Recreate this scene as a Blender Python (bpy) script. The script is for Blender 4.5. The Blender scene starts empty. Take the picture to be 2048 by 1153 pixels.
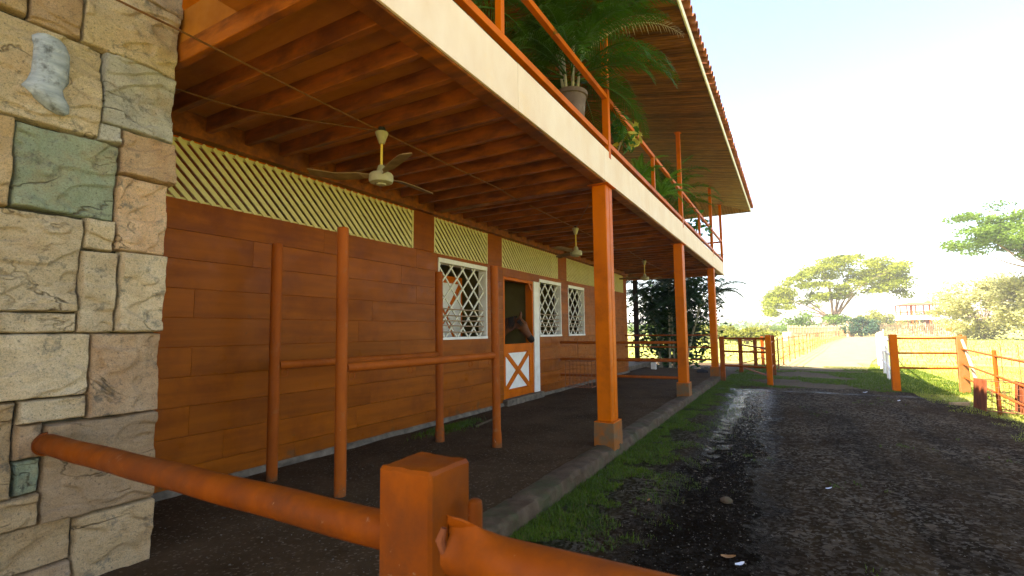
import bpy, bmesh, math, random
import numpy as np
from mathutils import Vector, Matrix, noise as mnoise
random.seed(11); rng = np.random.default_rng(11)
R = math.radians
scene = bpy.context.scene
col = scene.collection

# ------------------------------------------------------------------ camera
H = 1.65
cam_d = bpy.data.cameras.new('camera'); cam = bpy.data.objects.new('camera', cam_d); col.objects.link(cam)
cam_d.sensor_width = 36; cam_d.lens = 17.274; cam_d.clip_start = .05; cam_d.clip_end = 2000
YAW, PITCH, ROLL = R(29.4624), R(5.0535), -0.01013
_d = Vector((-math.sin(YAW)*math.cos(PITCH), math.cos(YAW)*math.cos(PITCH), math.sin(PITCH)))
_r0 = Vector((math.cos(YAW), math.sin(YAW), 0)); _u0 = _r0.cross(_d)
_r = _r0*math.cos(ROLL)+_u0*math.sin(ROLL); _u = _u0*math.cos(ROLL)-_r0*math.sin(ROLL)
cam.matrix_world = Matrix.Translation((0, 0, H)) @ Matrix((_r, _u, -_d)).transposed().to_4x4()
cam_d.dof.use_dof = True; cam_d.dof.focus_distance = 7.0; cam_d.dof.aperture_fstop = 4.0
scene.camera = cam

# ------------------------------------------------------------------ light
SUN = Vector((.70, .53, -1)).normalized()
world = bpy.data.worlds.new('World'); scene.world = world; world.use_nodes = True
wn = world.node_tree; bg = wn.nodes['Background']
sky = wn.nodes.new('ShaderNodeTexSky'); sky.sky_type = 'NISHITA'; sky.sun_disc = False
sky.sun_elevation = math.asin(-SUN.z); sky.sun_rotation = math.atan2(-SUN.x, -SUN.y)
sky.air_density = 1.0; sky.dust_density = 1.2; sky.ozone_density = .8
wn.links.new(sky.outputs[0], bg.inputs[0]); bg.inputs[1].default_value = .10
sl = bpy.data.lights.new('sun', 'SUN'); sl.energy = 5.0; sl.angle = R(.5); sl.color = (1, .93, .82)
so = bpy.data.objects.new('sun', sl); col.objects.link(so); so.rotation_euler = SUN.to_track_quat('-Z', 'Y').to_euler()
so.location = (-20, -15, 30)
vs = scene.view_settings
vs.view_transform = 'Standard'; vs.look = 'None'; vs.gamma = 1; vs.exposure = 2.6; vs.use_curve_mapping = False
vs.use_white_balance = True; vs.white_balance_temperature = 7100; vs.white_balance_tint = 17

# ------------------------------------------------------------------ materials
MATS = {}
def newmat(name):
    m = bpy.data.materials.new(name); m.use_nodes = True; MATS[name] = m
    return m, m.node_tree, m.node_tree.nodes['Principled BSDF']
def coords(nt, scale=(1, 1, 1), rand=True):
    g = nt.nodes.new('ShaderNodeNewGeometry')
    out = g.outputs['Position']
    if rand:
        oi = nt.nodes.new('ShaderNodeObjectInfo')
        mu = nt.nodes.new('ShaderNodeVectorMath'); mu.operation = 'SCALE'; mu.inputs[0].default_value = (17, 29, 23)
        nt.links.new(oi.outputs['Random'], mu.inputs['Scale'])
        ad = nt.nodes.new('ShaderNodeVectorMath'); ad.operation = 'ADD'
        nt.links.new(out, ad.inputs[0]); nt.links.new(mu.outputs[0], ad.inputs[1]); out = ad.outputs[0]
    ms = nt.nodes.new('ShaderNodeVectorMath'); ms.operation = 'MULTIPLY'; ms.inputs[1].default_value = scale
    nt.links.new(out, ms.inputs[0])
    return ms.outputs[0]
def noise(nt, vec, scale, detail=5, rough=.6, dist=0):
    n = nt.nodes.new('ShaderNodeTexNoise'); n.inputs['Scale'].default_value = scale
    n.inputs['Detail'].default_value = detail; n.inputs['Roughness'].default_value = rough; n.inputs['Distortion'].default_value = dist
    nt.links.new(vec, n.inputs['Vector']); return n.outputs['Fac']
def ramp(nt, fac, stops):
    r = nt.nodes.new('ShaderNodeValToRGB'); e = r.color_ramp.elements
    while len(e) < len(stops): e.new(.5)
    for el, (p, c) in zip(e, stops):
        el.position = p; el.color = (*c, 1) if len(c) == 3 else c
    nt.links.new(fac, r.inputs[0]); return r.outputs[0]
def g3(v): return (v, v, v)
def mixc(nt, fac, a, b, mode='MIX'):
    m = nt.nodes.new('ShaderNodeMix'); m.data_type = 'RGBA'; m.blend_type = mode
    for s, x in ((m.inputs[0], fac), (m.inputs[6], a), (m.inputs[7], b)):
        if hasattr(x, 'is_output'): nt.links.new(x, s)
        elif isinstance(x, (int, float)): s.default_value = x
        else: s.default_value = (*x, 1)
    return m.outputs[2]
def bump(nt, h, strength, dist, prev=None):
    b = nt.nodes.new('ShaderNodeBump'); b.inputs['Strength'].default_value = strength; b.inputs['Distance'].default_value = dist
    nt.links.new(h, b.inputs['Height'])
    if prev is not None: nt.links.new(prev, b.inputs['Normal'])
    return b.outputs[0]
def mathn(nt, op, a, b=None, clamp=False):
    n = nt.nodes.new('ShaderNodeMath'); n.operation = op; n.use_clamp = clamp
    for i, x in enumerate((a, b)):
        if x is None: continue
        if hasattr(x, 'is_output'): nt.links.new(x, n.inputs[i])
        else: n.inputs[i].default_value = x
    return n.outputs[0]
def surf(name, c1, c2, scale=4., stretch=(1, 1, 1), rough=(.45, .65), bumps=((60, .25, .004),), grime=None, gscale=1.2, gpos=(.5, .72), spec=.10, metal=0., hue=0., chips=None, splash=None):
    """paint, wood, stone: two tones through stretched noise, patchy wear, fine relief"""
    m, nt, b = newmat(name)
    v = coords(nt, stretch); n = noise(nt, v, scale, 6, .62, .3)
    c = ramp(nt, n, [(.32, c1), (.68, c2)])
    v2 = coords(nt)
    if grime is not None:
        gn = noise(nt, v2, gscale, 8, .7)
        f = ramp(nt, gn, [(gpos[0], g3(0)), (gpos[1], g3(1))])
        c = mixc(nt, f, c, grime)
    if chips is not None:
        cc, cs, lo, hi = chips
        f = ramp(nt, noise(nt, v2, cs, 9, .72, .6), [(lo, g3(0)), (hi, g3(1))]); c = mixc(nt, f, c, cc)
    if splash is not None:
        sx = nt.nodes.new('ShaderNodeSeparateXYZ'); gg_ = nt.nodes.new('ShaderNodeNewGeometry'); nt.links.new(gg_.outputs['Position'], sx.inputs[0])
        lo_ = mathn(nt, 'SUBTRACT', noise(nt, v2, 3.2, 9, .75, .5), mathn(nt, 'MULTIPLY', mathn(nt, 'SUBTRACT', sx.outputs[2], .2), .55))
        c = mixc(nt, ramp(nt, lo_, [(.50, g3(0)), (.58, g3(.75))]), c, splash)
    if hue:
        oi = nt.nodes.new('ShaderNodeObjectInfo')
        mr = nt.nodes.new('ShaderNodeMapRange'); mr.inputs[3].default_value = 1-hue; mr.inputs[4].default_value = 1+hue*.6
        nt.links.new(oi.outputs['Random'], mr.inputs[0])
        hs = nt.nodes.new('ShaderNodeHueSaturation'); nt.links.new(mr.outputs[0], hs.inputs['Value']); nt.links.new(c, hs.inputs['Color']); c = hs.outputs[0]
    nt.links.new(c, b.inputs['Base Color'])
    rn = ramp(nt, noise(nt, v2, 7, 4), [(.3, g3(rough[0])), (.7, g3(rough[1]))]); nt.links.new(rn, b.inputs['Roughness'])
    prev = None
    for s, st, di in bumps:
        prev = bump(nt, noise(nt, v if s < 0 else v2, abs(s), 5, .65), st, di, prev)
    if prev is not None: nt.links.new(prev, b.inputs['Normal'])
    b.inputs['Specular IOR Level'].default_value = spec; b.inputs['Metallic'].default_value = metal
    return m
def leafmat(name, c1, c2, trans=.35, scale=1.5, rough=.5):
    m, nt, b = newmat(name)
    v = coords(nt, rand=True); c = ramp(nt, noise(nt, v, scale, 5, .7), [(.3, c1), (.7, c2)])
    nt.links.new(c, b.inputs['Base Color']); b.inputs['Roughness'].default_value = rough; b.inputs['Specular IOR Level'].default_value = .16
    t = nt.nodes.new('ShaderNodeBsdfTranslucent'); nt.links.new(mixc(nt, .5, c, (c2[0]*1.4, c2[1]*1.3, c2[2])), t.inputs[0])
    mx = nt.nodes.new('ShaderNodeMixShader'); mx.inputs[0].default_value = trans
    nt.links.new(b.outputs[0], mx.inputs[1]); nt.links.new(t.outputs[0], mx.inputs[2])
    nt.links.new(mx.outputs[0], nt.nodes['Material Output'].inputs[0]); return m

ORANGE = (.54, .118, .0015); ORANGE2 = (.44, .090, .0012)
surf('orange_paint', ORANGE2, ORANGE, 3, (1, 1, .3), (.32, .5), ((40, .12, .003), (220, .1, .001)), grime=(.15, .035, .004), gscale=1.6, gpos=(.5, .85), spec=.04, chips=((.055, .020, .008), 9, .665, .70))
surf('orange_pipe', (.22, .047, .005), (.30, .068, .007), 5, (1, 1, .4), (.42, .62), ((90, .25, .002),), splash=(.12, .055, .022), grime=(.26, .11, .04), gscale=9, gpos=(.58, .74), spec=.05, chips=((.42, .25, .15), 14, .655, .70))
surf('vignetted_orange', (.155, .030, .0012), (.235, .050, .0018), 5, (1, 1, .5), (.4, .65), ((22, .25, .004), (160, .3, .0015)), grime=(.12, .030, .006), gscale=4, gpos=(.42, .66), spec=.07, chips=((.27, .15, .08), 18, .64, .69))  # stable orange with lens vignette darkening put into its base colour; chips are wear
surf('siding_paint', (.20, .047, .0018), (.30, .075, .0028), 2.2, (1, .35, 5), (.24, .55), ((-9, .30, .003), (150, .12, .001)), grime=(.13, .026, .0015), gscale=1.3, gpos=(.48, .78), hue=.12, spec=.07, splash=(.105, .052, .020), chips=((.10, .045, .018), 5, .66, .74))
surf('stained_wood', (.10, .025, .002), (.33, .088, .006), 5, (.5, 2.2, 2.2), (.4, .62), ((-6, .4, .004),), grime=(.05, .011, .002), gscale=1.1, gpos=(.5, .75), hue=.18, spec=.2)
surf('ply_deck', (.30, .095, .007), (.48, .172, .016), 2.2, (.5, 2.4, 1), (.45, .65), ((-9, .25, .003),), grime=(.17, .050, .005), gscale=.9, gpos=(.5, .8), spec=.2)
surf('soffit_wood', (.075, .026, .004), (.27, .110, .017), 4, (.35, 6, 3), (.42, .6), ((-9, .35, .003),), grime=(.03, .011, .004), gscale=.8, gpos=(.55, .85), hue=.42, spec=.04)
surf('cream_fascia', (.66, .49, .34), (.72, .58, .44), 3, (1, 1, .6), (.5, .7), ((30, .1, .003),), grime=(.70, .48, .26), gscale=2.4, gpos=(.58, .85))
surf('white_trim', (.62, .59, .50), (.74, .72, .65), 5, (1, 1, 1), (.45, .65), ((70, .12, .002),), grime=(.45, .40, .32), gscale=3, gpos=(.6, .8))
surf('cream_slat', (.50, .43, .17), (.60, .53, .25), 6, (1, 1, 1), (.5, .7), ((80, .12, .002),), grime=(.35, .30, .13), gscale=3, gpos=(.6, .85))
surf('grille_white', (.56, .53, .41), (.68, .66, .55), 6, (1, 1, 1), (.45, .65), ((80, .1, .002),))
surf('rod_rust', (.22, .13, .07), (.42, .32, .2), 20, (1, 1, 1), (.5, .7), ())
surf('concrete', (.06, .046, .03), (.20, .16, .11), 7, (1, 1, 1), (.75, .95), ((40, .6, .008), (180, .4, .003)), grime=(.10, .085, .06), gscale=3, gpos=(.5, .75))
surf('kerb_concrete', (.050, .030, .015), (.11, .072, .040), 6, (1, 1, 1), (.7, .95), ((35, .8, .012), (160, .5, .004)), grime=(.05, .055, .02), gscale=2.4, gpos=(.48, .68))
surf('plinth_paint', (.20, .080, .018), (.28, .080, .009), 7, (1, 1, 1), (.65, .9), ((40, .5, .006), (160, .4, .003)), grime=(.13, .085, .042), gscale=4.5, gpos=(.46, .62))
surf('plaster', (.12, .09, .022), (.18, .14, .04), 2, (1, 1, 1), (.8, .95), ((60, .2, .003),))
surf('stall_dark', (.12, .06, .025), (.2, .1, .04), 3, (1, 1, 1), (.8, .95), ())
surf('fan_cream', (.26, .23, .12), (.38, .34, .20), 8, (1, 1, 1), (.35, .5), (), grime=(.36, .28, .15), gscale=6, gpos=(.5, .8))
surf('fan_yellow', (.55, .38, .05), (.62, .44, .08), 8, (1, 1, 1), (.4, .5), ())
surf('fan_blade', (.13, .07, .02), (.24, .15, .055), 6, (1, 1, 1), (.5, .7), (), grime=(.16, .09, .03), gscale=7, gpos=(.5, .75))
surf('black_tape', (.012, .012, .012), (.03, .03, .03), 20, (1, 1, 1), (.5, .7), ())
surf('conduit', (.10, .042, .012), (.16, .07, .022), 8, (1, 1, 1), (.5, .7), ())
surf('terracotta_tile', (.22, .075, .035), (.40, .15, .07), 4, (1, 1, 1), (.7, .9), ((60, .3, .004),), grime=(.12, .06, .04), gscale=3, gpos=(.5, .75), hue=.2)
surf('clay_pot', (.09, .062, .052), (.16, .115, .10), 5, (1, 1, 1), (.7, .9), ((60, .2, .002),), grime=(.30, .27, .25), gscale=4, gpos=(.55, .8))
surf('orange_pot', (.45, .17, .06), (.55, .24, .1), 5, (1, 1, 1), (.6, .8), ())
surf('soil', (.03, .02, .012), (.06, .04, .025), 20, (1, 1, 1), (.9, 1), ())
surf('rust', (.10, .028, .010), (.22, .065, .022), 9, (1, 1, .4), (.6, .85), ((60, .4, .003),), hue=.1)
surf('wire', (.16, .06, .03), (.28, .12, .06), 20, (1, 1, 1), (.5, .7), ())
surf('bark', (.16, .11, .07), (.32, .24, .16), 5, (1, 1, .3), (.8, .95), ((20, .6, .02),))
surf('palm_stem', (.24, .22, .12), (.42, .40, .26), 6, (1, 1, 3), (.5, .7), ((30, .3, .004),), grime=(.16, .10, .05), gscale=4, gpos=(.5, .7))
surf('white_pipe', (.74, .70, .60), (.82, .80, .74), 4, (1, 1, 1), (.5, .7), ())
surf('fence_pale', (.22, .085, .022), (.30, .13, .042), 4)
surf('pale_wood', (.50, .32, .18), (.62, .45, .28), 3, (1, 1, .3), (.6, .8), ())
surf('tan_drum', (.6, .36, .2), (.7, .46, .3), 3, (1, 1, 1), (.5, .7), ())
surf('horse_coat', (.085, .030, .010), (.16, .058, .020), 4, (1, 1, 1), (.4, .55), ((120, .15, .002),))
surf('horse_dark', (.012, .008, .006), (.028, .018, .012), 6, (1, 1, 1), (.4, .6), ((120, .2, .003),))
surf('grey_mud', (.17, .20, .22), (.34, .37, .38), 9, (1, 1, 3), (.85, 1), ((-14, .7, .01), (120, .5, .003)), grime=(.08, .085, .085), gscale=12, gpos=(.52, .7))
surf('mortar', (.03, .026, .018), (.07, .06, .04), 9, (1, 1, 1), (.9, 1), ((60, .6, .006),))
STONE = {'tan': ((.62, .40, .18), (.84, .61, .35)), 'cream': ((.68, .50, .27), (.88, .71, .46)), 'peach': ((.72, .42, .21), (.86, .61, .37)),
         'green': ((.32, .40, .25), (.56, .60, .40)), 'grey': ((.46, .44, .35), (.76, .70, .55)), 'rose': ((.50, .31, .15), (.72, .50, .30))}
def stonemat(key):
    c1, c2 = STONE[key]
    m, nt, b = newmat('stone_'+key)
    v = coords(nt)
    n1 = noise(nt, v, 4, 9, .68, .8); c = ramp(nt, n1, [(.28, c1), (.5, tuple((a+b_)/2 for a, b_ in zip(c1, c2))), (.72, c2)])
    n2 = noise(nt, v, 2.3, 6, .7); c = mixc(nt, ramp(nt, n2, [(.50, g3(0)), (.70, g3(.55))]), c, (.58, .32, .13))
    n3 = noise(nt, v, 6, 10, .8); c = mixc(nt, ramp(nt, n3, [(.55, g3(0)), (.64, g3(.8))]), c, (.15, .15, .12))
    n4 = noise(nt, v, 70, 3, .6); c = mixc(nt, ramp(nt, n4, [(.60, g3(0)), (.68, g3(.65))]), c, (.10, .085, .06)); c = mixc(nt, ramp(nt, noise(nt, v, 140, 4, .8), [(.36, g3(.55)), (.52, g3(0))]), c, (.20, .14, .08))
    vc = coords(nt, (1, .75, 1.5)); crk = mathn(nt, 'ABSOLUTE', mathn(nt, 'SUBTRACT', noise(nt, vc, 1.3, 5, .58, .7), .5))
    crk = ramp(nt, crk, [(.0, g3(1)), (.004, g3(.6)), (.011, g3(0))]); crk = mathn(nt, 'MULTIPLY', crk, ramp(nt, noise(nt, v, 1.9, 3, .5), [(.50, g3(0)), (.60, g3(1))])); c = mixc(nt, mathn(nt, 'MULTIPLY', crk, .75), c, (.10, .065, .03))
    oi = nt.nodes.new('ShaderNodeObjectInfo'); mr = nt.nodes.new('ShaderNodeMapRange'); mr.inputs[3].default_value = .82; mr.inputs[4].default_value = 1.1
    nt.links.new(oi.outputs['Random'], mr.inputs[0]); hs = nt.nodes.new('ShaderNodeHueSaturation'); nt.links.new(mr.outputs[0], hs.inputs['Value']); nt.links.new(c, hs.inputs['Color'])
    nt.links.new(hs.outputs[0], b.inputs['Base Color']); b.inputs['Roughness'].default_value = .9; b.inputs['Specular IOR Level'].default_value = .06
    w = coords(nt, (1, .6, 1.8)); p = bump(nt, noise(nt, w, 9, 10, .72, 1.0), 1.0, .07)
    p = bump(nt, noise(nt, v, 60, 8, .85), 1.0, .018, p); p = bump(nt, noise(nt, v, 170, 4, .8), .8, .006, p)
    p = bump(nt, mathn(nt, 'SUBTRACT', 1.0, crk), .9, .02, p)
    nt.links.new(p, b.inputs['Normal'])
for k in STONE: stonemat(k)
leafmat('palm_leaf', (.014, .048, .003), (.055, .145, .008), .3, 3.5, .45)
leafmat('palm_dry', (.30, .24, .13), (.42, .36, .22), .3, 4, .6)
leafmat('palm_dark', (.006, .022, .004), (.018, .055, .008), .12, 2.5, .5)
leafmat('fern_leaf', (.06, .16, .015), (.13, .30, .03), .35, 3)
leafmat('variegated', (.16, .24, .03), (.62, .56, .16), .3, 14)
leafmat('green_leaf', (.03, .10, .02), (.06, .17, .03), .3, 3)
leafmat('grass_blade', (.022, .062, .002), (.098, .155, .006), .3, 3.0)
leafmat('field_blade', (.14, .20, .025), (.34, .36, .06), .35, .6)
leafmat('umbrella_leaf', (.08, .125, .006), (.24, .27, .018), .3, .3)
leafmat('tree_leaf', (.05, .11, .012), (.14, .23, .025), .3, .4)
leafmat('pale_leaf', (.14, .18, .03), (.50, .48, .22), .3, .8)
leafmat('yellow_leaf', (.10, .13, .012), (.22, .23, .03), .3, .5)
leafmat('bush_dark', (.02, .06, .03), (.05, .11, .05), .2, .5)

# ground materials --------------------------------------------------
def drivemat():
    m, nt, b = newmat('wet_drive')
    g = nt.nodes.new('ShaderNodeNewGeometry'); sp = nt.nodes.new('ShaderNodeSeparateXYZ'); nt.links.new(g.outputs['Position'], sp.inputs[0])
    x, y = sp.outputs[0], sp.outputs[1]
    v = coords(nt, rand=False)
    n_big = noise(nt, v, .9, 6, .65); n_mid = noise(nt, v, 6, 7, .7); n_fine = noise(nt, v, 55, 5, .7)
    vor = nt.nodes.new('ShaderNodeTexVoronoi'); vor.inputs['Scale'].default_value = 38; nt.links.new(v, vor.inputs['Vector'])
    vs_ = coords(nt, (1.6, .16, 1), rand=False); n_trk = noise(nt, vs_, 1.0, 6, .65)          # wheel tracks run along the drive
    c = ramp(nt, n_mid, [(.3, (.022, .0125, .0045)), (.55, (.056, .035, .0145)), (.75, (.105, .069, .032))])
    c = mixc(nt, ramp(nt, n_big, [(.42, g3(0)), (.60, g3(.8))]), c, (.034, .018, .007))
    c = mixc(nt, ramp(nt, n_trk, [(.40, g3(.75)), (.56, g3(0))]), c, (.013, .009, .005))
    vor2 = nt.nodes.new('ShaderNodeTexVoronoi'); vor2.inputs['Scale'].default_value = 17; nt.links.new(v, vor2.inputs['Vector'])
    grv = ramp(nt, noise(nt, v, .5, 5, .7), [(.40, g3(.25)), (.58, g3(1))])
    spk = mathn(nt, 'MULTIPLY', ramp(nt, vor.outputs['Color'], [(.52, g3(0)), (.80, g3(.85))]), grv); c = mixc(nt, spk, c, (.15, .125, .09))
    spk2 = mathn(nt, 'MULTIPLY', ramp(nt, vor2.outputs['Color'], [(.70, g3(0)), (.86, g3(.7))]), grv); c = mixc(nt, spk2, c, (.17, .13, .085))
    moss = mathn(nt, 'MULTIPLY', mathn(nt, 'ADD', mathn(nt, 'MULTIPLY', x, -1.6), -2.2), mathn(nt, 'ADD', n_mid, .2), True)
    c = mixc(nt, moss, c, mixc(nt, ramp(nt, n_fine, [(.4, g3(0)), (.6, g3(1))]), (.012, .016, .003), (.030, .048, .006)))
    # wet band that follows the rut
    xc = mathn(nt, 'ADD', mathn(nt, 'MULTIPLY', y, -.025), -.62)
    dx = mathn(nt, 'ABSOLUTE', mathn(nt, 'SUBTRACT', x, xc))
    band = mathn(nt, 'SUBTRACT', 1.0, mathn(nt, 'DIVIDE', dx, .72))
    yend = mathn(nt, 'MULTIPLY', mathn(nt, 'SUBTRACT', 15.6, y), .8)
    band = mathn(nt, 'MINIMUM', band, yend)
    wet = mathn(nt, 'ADD', band, mathn(nt, 'MULTIPLY', mathn(nt, 'SUBTRACT', n_big, .5), 1.0))
    wet = mathn(nt, 'ADD', wet, mathn(nt, 'MULTIPLY', mathn(nt, 'SUBTRACT', n_mid, .5), 1.1))
    # damp bar across the end of the drive
    dy = mathn(nt, 'ABSOLUTE', mathn(nt, 'SUBTRACT', y, 15.0)); bar = mathn(nt, 'SUBTRACT', .30, mathn(nt, 'DIVIDE', dy, 1.3))
    bar = mathn(nt, 'ADD', bar, mathn(nt, 'MULTIPLY', mathn(nt, 'SUBTRACT', n_big, .5), 1.2))
    wet = mathn(nt, 'MAXIMUM', wet, bar)
    wet = ramp(nt, wet, [(.10, g3(0)), (.55, g3(1))])
    c = mixc(nt, mathn(nt, 'MULTIPLY', wet, .8), c, (.006, .005, .004))
    nt.links.new(c, b.inputs['Base Color'])
    # narrow water line in the rut
    xr = mathn(nt, 'ADD', mathn(nt, 'MULTIPLY', y, -.028), -.80)
    dr = mathn(nt, 'ABSOLUTE', mathn(nt, 'SUBTRACT', x, mathn(nt, 'ADD', xr, mathn(nt, 'MULTIPLY', mathn(nt, 'SUBTRACT', n_big, .5), .55))))
    rut = mathn(nt, 'SUBTRACT', 1.0, mathn(nt, 'DIVIDE', mathn(nt, 'ADD', dr, mathn(nt, 'MULTIPLY', n_fine, .08)), .20), True)
    rough = mixc(nt, wet, g3(.95), ramp(nt, n_fine, [(.45, g3(.08)), (.6, g3(.25))]))
    rough = mixc(nt, mathn(nt, 'MULTIPLY', rut, wet), rough, g3(.08))
    nt.links.new(rough, b.inputs['Roughness'])
    cov = mathn(nt, 'ADD', noise(nt, v, 26, 6, .8), mathn(nt, 'MULTIPLY', mathn(nt, 'SUBTRACT', y, 9.), .013))
    cov = ramp(nt, cov, [(.555, g3(.0)), (.60, g3(.5))])
    covr = mathn(nt, 'ADD', n_mid, mathn(nt, 'MULTIPLY', mathn(nt, 'SUBTRACT', y, 8.), .035))
    covr = ramp(nt, covr, [(.50, g3(.0)), (.62, g3(.55))])
    spc = mixc(nt, wet, g3(.015), mixc(nt, rut, cov, covr))
    nt.links.new(spc, b.inputs['Specular IOR Level'])
    p = bump(nt, n_mid, .8, .07); p = bump(nt, n_fine, 1.0, .035, p); p = bump(nt, vor.outputs['Distance'], .6, .016, p)
    nt.links.new(p, b.inputs['Normal']); return m
drivemat()
def dirtmat(name, a, b_, speck, s=38):
    m, nt, b = newmat(name); v = coords(nt, rand=False)
    n = noise(nt, v, 1.1, 8, .7); c = ramp(nt, n, [(.3, a), (.7, b_)])
    vor = nt.nodes.new('ShaderNodeTexVoronoi'); vor.inputs['Scale'].default_value = s; nt.links.new(v, vor.inputs['Vector'])
    c = mixc(nt, ramp(nt, vor.outputs['Color'], [(.75, g3(0)), (.9, g3(.7))]), c, speck)
    nt.links.new(c, b.inputs['Base Color']); b.inputs['Roughness'].default_value = .95; b.inputs['Specular IOR Level'].default_value = .03
    p = bump(nt, noise(nt, v, 9, 7, .7), .5, .03); p = bump(nt, noise(nt, v, 90, 4, .7), .7, .006, p); nt.links.new(p, b.inputs['Normal'])
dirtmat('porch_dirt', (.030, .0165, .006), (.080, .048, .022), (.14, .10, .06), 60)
dirtmat('track_dirt', (.20, .155, .075), (.29, .235, .12), (.34, .29, .18))
dirtmat('gravel_dirt', (.055, .038, .020), (.10, .070, .040), (.17, .135, .095))
def fieldmat():
    m, nt, b = newmat('field_grass'); v = coords(nt, rand=False)
    c = ramp(nt, noise(nt, v, .35, 9, .72), [(.3, (.16, .20, .035)), (.5, (.30, .31, .07)), (.72, (.44, .38, .16))])
    nt.links.new(c, b.inputs['Base Color']); b.inputs['Roughness'].default_value = .95; b.inputs['Specular IOR Level'].default_value = .1
    nt.links.new(bump(nt, noise(nt, v, 12, 6, .7), .6, .08), b.inputs['Normal'])
fieldmat()

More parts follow.
